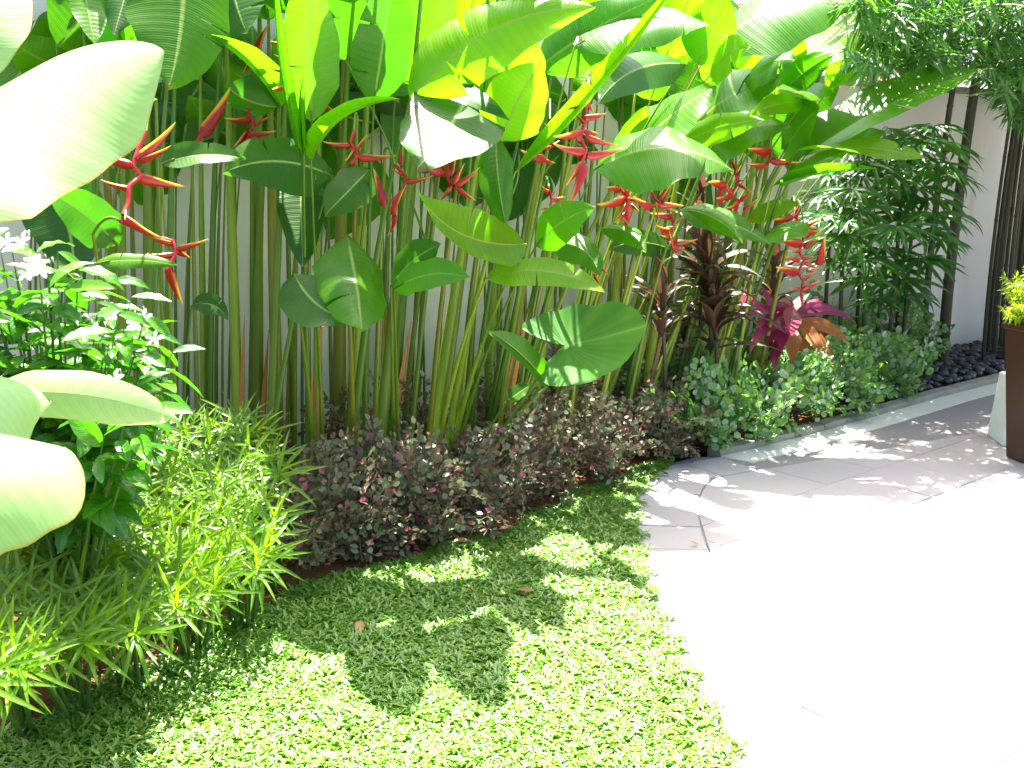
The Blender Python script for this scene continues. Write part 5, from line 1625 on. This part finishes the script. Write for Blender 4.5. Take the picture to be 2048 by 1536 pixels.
for k, (bx, v0, w, tx, ty, lab) in enumerate(CULMS):
    base = ground_at(bx, v0)
    root = empty('bamboo', base, lab, 'bamboo', 'bamboo culms in the far corner')
    dp = depth(base)
    T = P(tx, ty, v0)
    top = T + (T - base) * .9 + WN * .45
    n = 26
    pth = bez(base, base.lerp(T, .7), top, n)
    rad = []
    for i in range(n + 1):
        r = w / 2 * dp / F_PX * (1 - .45 * i / n) * (1.35 if i == 0 and w > 20 else 1)
        rad.append(r)
    V_, R_ = [], []
    for i, (p, r) in enumerate(zip(pth, rad)):
        V_.append(p)
        R_.append(r)
        if i % 3 == 2 and i < n:
            q = p.lerp(pth[i + 1], .12)
            V_ += [q, p.lerp(pth[i + 1], .2), p.lerp(pth[i + 1], .3)]
            R_ += [r * 1.02, r * 1.16, r * .98]
    stem_part(root, V_, R_, 'cane', 'culm')
    for C, big in [(P(x, y, random.uniform(-.1, 1.5)), 1.0) for x, y in spr[k]] + [(q, 2.0) for q in high[k]]:
        d = Vector((random.gauss(0, .7), random.gauss(-.2, .7), random.uniform(-.7, .1)))
        link('leaf_spray', random.choice(BL), root, mat_at(C - base, d, Z, big * random.uniform(1.0, 1.6)))

# ------------------------------------------------------------------ pots and lamp at the right edge
pc = G(2092, 926)
pl = empty('planter', pc, 'tall dark brown tapered planter cut off by the right edge', 'planter')
a_x = Vector((math.cos(.25), math.sin(.25), 0))
a_y = Vector((-a_x.y, a_x.x, 0))
Vv, Ff = box_arr((0, 0, 0.004), .185, .185, .355, .74, a_x, a_y, .008)
link('pot', mk('pot', Vv, Ff, M['planter'], smooth=False), pl)
Vv, Ff = box_arr((0, 0, .690), .196, .196, .016, 1, a_x, a_y, .007)
link('rim', mk('rim', Vv, Ff, M['planter'], smooth=False), pl)
Vv, Ff = box_arr((0, 0, .7225), .172, .172, .004, 1, a_x, a_y, .002)
link('potting_soil', mk('potting_soil', Vv, Ff, M['soil'], smooth=False), pl)
PS = []
for k in range(6):
    parts = []
    for i in range(16):
        al = random.uniform(0, 6.28)
        lf = blade(random.uniform(.03, .05), .013, prof_lance, 3, 1, .5, .2)
        parts.append(xform(lf, mat_at(Vector((.006 * i, 0, 0)), Vector((random.uniform(.3, 1), math.cos(al), math.sin(al))), Z), random.random()))
    V, F, UV, T = tube([Vector((-.08, 0, 0)), Vector((.1, 0, 0))], [.003, .0015], 4)
    parts.append((V, F, UV, T))
    V, F, UV, T = join(parts)
    PS.append(mk('sprig', V, F, M['potplant'], UV, T))
pp = empty('potted_shrub', pc + Z * .728, 'bushy yellow-green shrub growing in the brown planter', 'shrub')
for i in range(150):
    while True:
        d = Vector((random.gauss(0, 1), random.gauss(0, 1), random.gauss(0, 1))).normalized()
        if d.z > -.3:
            break
    p = Vector((d.x * .225, d.y * .225, .10 + d.z * .21)) * random.uniform(.6, 1)
    link('sprig', random.choice(PS), pp, mat_at(p, d + Z * .3 + Vector((random.gauss(0, .3), random.gauss(0, .3), 0)), Z + d * .2, random.uniform(.8, 1.2)))
for i in range(10):
    al = i * .63
    stem_part(pp, [pp.location, pp.location + Vector((math.cos(al) * .04, math.sin(al) * .04, .06)), pp.location + Vector((math.cos(al) * .12, math.sin(al) * .12, .16))], [.006, .005, .003], 'twig', 'stem', 6)

wc = G(2038, 884)
wp = empty('white_pot', wc, 'white square box pot, narrower at the top, behind the brown planter', 'pot')
Vv, Ff = box_arr((0, 0, .004), .105, .105, .19, 1.25, Vector((math.cos(-.1), math.sin(-.1), 0)), Vector((-math.sin(-.1), math.cos(-.1), 0)), .006)
link('pot', mk('pot', Vv, Ff, M['white_pot'], smooth=False), wp)
Vv, Ff = box_arr((0.01, 0, .384), .05, .05, .012, 1, bev=.003)
link('lid', mk('lid', Vv, Ff, M['white_metal'], smooth=False), wp)

lc = G(2088, 842)
lp = empty('garden_lamp', lc, 'white stepped cap of a dark garden lamp post at the right edge', 'lamp')
ztop = D(2060, 486, depth(lc) - .25).z
stem_part(lp, [lc + Z * .004, lc + Z * (ztop - .24)], [.028, .028], 'dark_metal', 'post', 12)
Vv, Ff = box_arr((0, 0, ztop - .24), .07, .07, .08, 1, bev=.004)
link('lantern', mk('lantern', Vv, Ff, M['dark_metal'], smooth=False), lp)
Vv, Ff = box_arr((0, 0, ztop - .078), .105, .105, .009, 1, bev=.002)
link('cap_plate', mk('cap_plate', Vv, Ff, M['white_metal'], smooth=False), lp)
Vv, Ff = box_arr((0, 0, ztop - .058), .13, .13, .016, 1, bev=.003)
link('cap_plate', mk('cap_plate', Vv, Ff, M['white_metal'], smooth=False), lp)
Vv, Ff = box_arr((0, 0, ztop - .024), .11, .11, .012, 1, bev=.003)
link('cap_plate', mk('cap_plate', Vv, Ff, M['white_metal'], smooth=False), lp)

# ------------------------------------------------------------------ neighbour's house and trees behind the wall
hb = U(4.6, -3.6, 0)
house = empty('house', hb, "neighbour's house with a red clay tile roof behind the wall", 'house')


def hrel(u, v, z):
    return U(u, v, z) - hb


def hbox(name, u0, u1, v0, v1, z0, z1, mat):
    Vv = [tuple(hrel(u, v, z)) for z in (z0, z1) for u, v in ((u0, v0), (u1, v0), (u1, v1), (u0, v1))]
    Ff = [(3, 2, 1, 0), (4, 5, 6, 7), (0, 1, 5, 4), (1, 2, 6, 5), (2, 3, 7, 6), (3, 0, 4, 7)]
    return link(name, mk(name, Vv, Ff, mat, smooth=False), house)


UA, UB = 3.2, 7.75
hbox('wall', UA + .2, UB - .3, -5.2, -2.2, -.05, 2.2, M['house'])
z_e, z_r, v_e, v_r = 2.18, 3.25, -1.55, -3.6
Vv = [tuple(hrel(*q)) for q in ((UA, v_e, z_e), (UB, v_e, z_e), (UB - 1.1, v_r, z_r), (UA, v_r, z_r), (UA, v_r * 2 - v_e, z_e), (UB, v_r * 2 - v_e, z_e))]
rf = link('roof', mk('roof', Vv, [(0, 1, 2, 3), (3, 2, 5, 4), (1, 5, 2)], M['roof_dark'], smooth=False), house)
prof_t = [(math.cos(math.pi * k / 6), math.sin(math.pi * k / 6)) for k in range(7)]
vs, fs = [], []
for i in range(4):
    s = i / 3
    for cx_, sz_ in prof_t:
        vs.append((cx_ * .085 * (1 - .12 * s), s * .30, sz_ * .06 + .012 - .012 * s))
fs = quads(4, 7)
TILE = mk('roof_tile', vs, fs, M['roof_tile'])
sl_v = (hrel(0, v_r, z_r) - hrel(0, v_e, z_e))
sl_len = sl_v.length
sl_d = sl_v.normalized()
nrm_r = WT.cross(sl_d).normalized()
if nrm_r.z < 0:
    nrm_r = -nrm_r
rows_ = int(sl_len / .27)
for r_ in range(rows_):
    for c_ in range(25):
        u = UA + .1 + c_ * .185
        if u > UB - .1 - 1.1 * r_ * .27 / sl_len or r_ > 9:
            continue
        o = hrel(u, v_e, z_e) + sl_d * (r_ * .27 - .03) + nrm_r * .01
        Mx = Matrix((WT, sl_d, nrm_r)).transposed().to_4x4()
        Mx.translation = o
        link('roof_tile', TILE, rf, Mx)
# ridge tiles down the hip at the right
hp0, hp1 = hrel(UB, v_e, z_e + .05), hrel(UB - 1.1, v_r, z_r + .05)
for i in range(9):
    o = hp0.lerp(hp1, i / 9)
    link('ridge_tile', TILE, rf, mat_at(o, (hp1 - hp0).cross(Z) * -1, Z, 1.15))

FS = []
for k in range(5):
    parts = []
    for i in range(26):
        d = Vector((random.gauss(0, 1), random.gauss(0, 1), random.gauss(0, .6)))
        lf = blade(random.uniform(.14, .26), .045, prof_lance, 3, 1, .6, .2)
        parts.append(xform(lf, mat_at(Vector((random.gauss(0, .13), random.gauss(0, .13), random.gauss(0, .1))), d, Z), random.random()))
    V, F, UV, T = join(parts)
    FS.append(mk('leaf_clump', V, F, M['far_leaf'], UV, T))
TR = [(-1.3, -.75, 2.6, .7, 'dark leafy tree behind the wall at the left'), (.9, -1.6, 3.0, .8, 'leafy tree behind the wall over the furled spear'), (2.9, -1.5, 3.0, .8, 'leafy tree behind the wall over the yellow spear'),
      (4.4, -.9, 2.5, .55, 'low leafy tree behind the wall in front of the tile roof'), (8.6, -1.4, 3.4, 1.0, 'dark leafy tree behind the bamboo'), (10.4, -.8, 3.2, 1.1, 'dark leafy tree behind the wall beyond the right edge'), (6.3, -5.2, 3.6, 1.0, 'leafy tree rising beyond the tile roof')]
TR.append((uof(Vector((5.3, 6.3, 0))), vof(Vector((5.3, 6.3, 0))), 1.9, 1.25, 'added unseen leafy tree beyond the right edge, shading the far wall'))  # out-of-view tree, added to keep light off the far wall
for u, v, h, r_, lab in TR:
    base = U(u, v, -.05)
    t = empty('tree', base, lab, 'tree', 'trees behind the garden wall')
    stem_part(t, bez(base, base + Vector((.1, 0, h * .5)), base + Z * h, 8), [.07 - .005 * i for i in range(9)], 'cane', 'trunk')
    for i in range(5):
        al = i * 1.3
        q = base + Z * (h * (.6 + .06 * i))
        stem_part(t, [q, q + Vector((math.cos(al) * r_ * .4, math.sin(al) * r_ * .4, .2)), q + Vector((math.cos(al) * r_ * .8, math.sin(al) * r_ * .8, .35))], [.03, .02, .01], 'cane', 'limb', 6)
    for i in range(170 if v > 0 else 70):
        d = Vector((random.gauss(0, 1), random.gauss(0, 1), random.gauss(0, .8))).normalized() * random.uniform(.35, 1)
        link('leaf_clump', random.choice(FS), t, mat_at(Vector((d.x * r_, d.y * r_, h - .1 + d.z * r_ * .75)), Vector((random.gauss(0, 1), random.gauss(0, 1), random.gauss(0, .4))), Z, random.uniform(.8, 1.2)))

# ------------------------------------------------------------------ lawn grass: broad carpet grass blades
bedp = [(p.x, p.y) for p in bed]
edge = [(p.x, p.y) for p in lawn_edge]


def interp_x(pl, y):
    ys = np.array([p[1] for p in pl])
    xs = np.array([p[0] for p in pl])
    o = np.argsort(ys)
    return np.interp(y, ys[o], xs[o])


NG = 135000
gy = 1.7 + (5.35 - 1.7) * rng.random(NG * 3) ** 1.25
gx = -2.3 + 3.4 * rng.random(NG * 3)
right = interp_x(edge, gy) + 0.02 + .02 * np.sin(gy * 31) + .015 * np.sin(gy * 77)
left = interp_x(bedp, gy) + .03 * np.sin(gy * 17) + .02 * np.sin(gy * 41)
ok = (gx > left - .0) & (gx < right) & (np.abs(gx) < .56 * gy + .75)
gx, gy = gx[ok][:NG], gy[ok][:NG]
n = len(gx)
tuft = rng.integers(0, 5, n)
al = rng.random(n) * 2 * np.pi
Lg = rng.uniform(.014, .036, n)
Wg = Lg * rng.uniform(.24, .40, n)
lean = rng.uniform(.02, .85, n) ** 1.6
h0 = rng.uniform(.002, .020, n) + 0.005 * (np.sin(gx * 13 + 2 * np.sin(gy * 9)) * np.sin(gy * 15 + gx * 5) > .1)
dirx, diry = np.cos(al), np.sin(al)
ss = np.array([0, .42, 1.0])
wp_ = np.array([.45, 1.0, .05])
Vg = np.zeros((n, 3, 3, 3))
for i, s in enumerate(ss):
    e = lean * (1 - .75 * s)
    r_ = Lg * s * np.cos(lean * .7)
    zz = h0 + Lg * (np.sin(lean) * s - .22 * s * s * np.sin(lean)) + .003 * s
    for j, sd in enumerate((-1, 0, 1)):
        Vg[:, i, j, 0] = gx + dirx * r_ - diry * Wg * .5 * wp_[i] * sd
        Vg[:, i, j, 1] = gy + diry * r_ + dirx * Wg * .5 * wp_[i] * sd
        Vg[:, i, j, 2] = zz + (0 if sd == 0 else .0022 * wp_[i])
f1 = quads(3, 3)
Fg = (f1[None] + (np.arange(n) * 9)[:, None, None]).reshape(-1, 4)
patchy = .5 + .5 * np.sin(gx * 3.1 + 1.3 * np.sin(gy * 2.2))
tn = np.clip(rng.random(n) * .8 + .15 * patchy, 0, 1)
tn = np.where(rng.random(n) < .03, 1.0, tn * .82)
UVg = np.zeros((n, 3, 3, 2))
UVg[..., 0] = np.array([0, .5, 1])[None, None]
UVg[..., 1] = ss[None, :, None]
tag(link('grass', mk('grass', Vg.reshape(-1, 3), Fg, M['grass'], UVg.reshape(-1, 2), np.repeat(tn, 9))), kind='stuff')

# ------------------------------------------------------------------ fallen leaves and twigs
DL = [(722, 1250, .06, 'curled tan dead leaf on the lawn right of the bare soil', 'dead'), (1066, 1190, .045, 'small pale fallen leaf near the middle of the lawn', 'dead'), (1338, 947, .05, 'small green leaf fallen on the paving by the lawn corner', 'leaf'),
      (1252, 985, .05, 'dry fallen leaf at the lawn corner', 'dead'), (985, 1052, .09, 'long dry leaf lying under the purple shrubs', 'dead'), (955, 1068, .07, 'dry curled leaf at the edge of the bed', 'dead'),
      (1210, 962, .05, 'brown dead leaf on soil by the last purple shrubs', 'dead'), (905, 1090, .06, 'brown leaf half under the purple shrub by the lawn', 'dead'), (520, 1205, .05, 'brown dead leaf on the bare orange soil', 'dead'),
      (330, 1310, .06, 'brown dead leaf on dark soil beside the strappy shrub', 'dead'), (1398, 1085, .03, 'tiny pale leaf on the shaded paving', 'dead'), (1560, 873, .05, 'dry leaf on the soil just behind the kerb', 'dead')]
for x, y, L, lab, mt in DL:
    g = G(x, y, .02)
    V, F, UV, T = blade(1.0, .40, prof_oval, 8, 2, random.uniform(-.9, .9), .35, .06, 2, 0)
    e = link('fallen_leaf', mk('fallen_leaf', V, F, M[mt], UV))
    al = random.uniform(0, 6.28)
    on_lawn = x < 1260
    e.matrix_basis = mat_at(Vector((g.x, g.y, .034 if on_lawn else .012)), Vector((math.cos(al), math.sin(al), .05)), Z + Vector((random.gauss(0, .2), random.gauss(0, .2), 0)), L * 1.4)
    tag(e, lab, 'leaf')
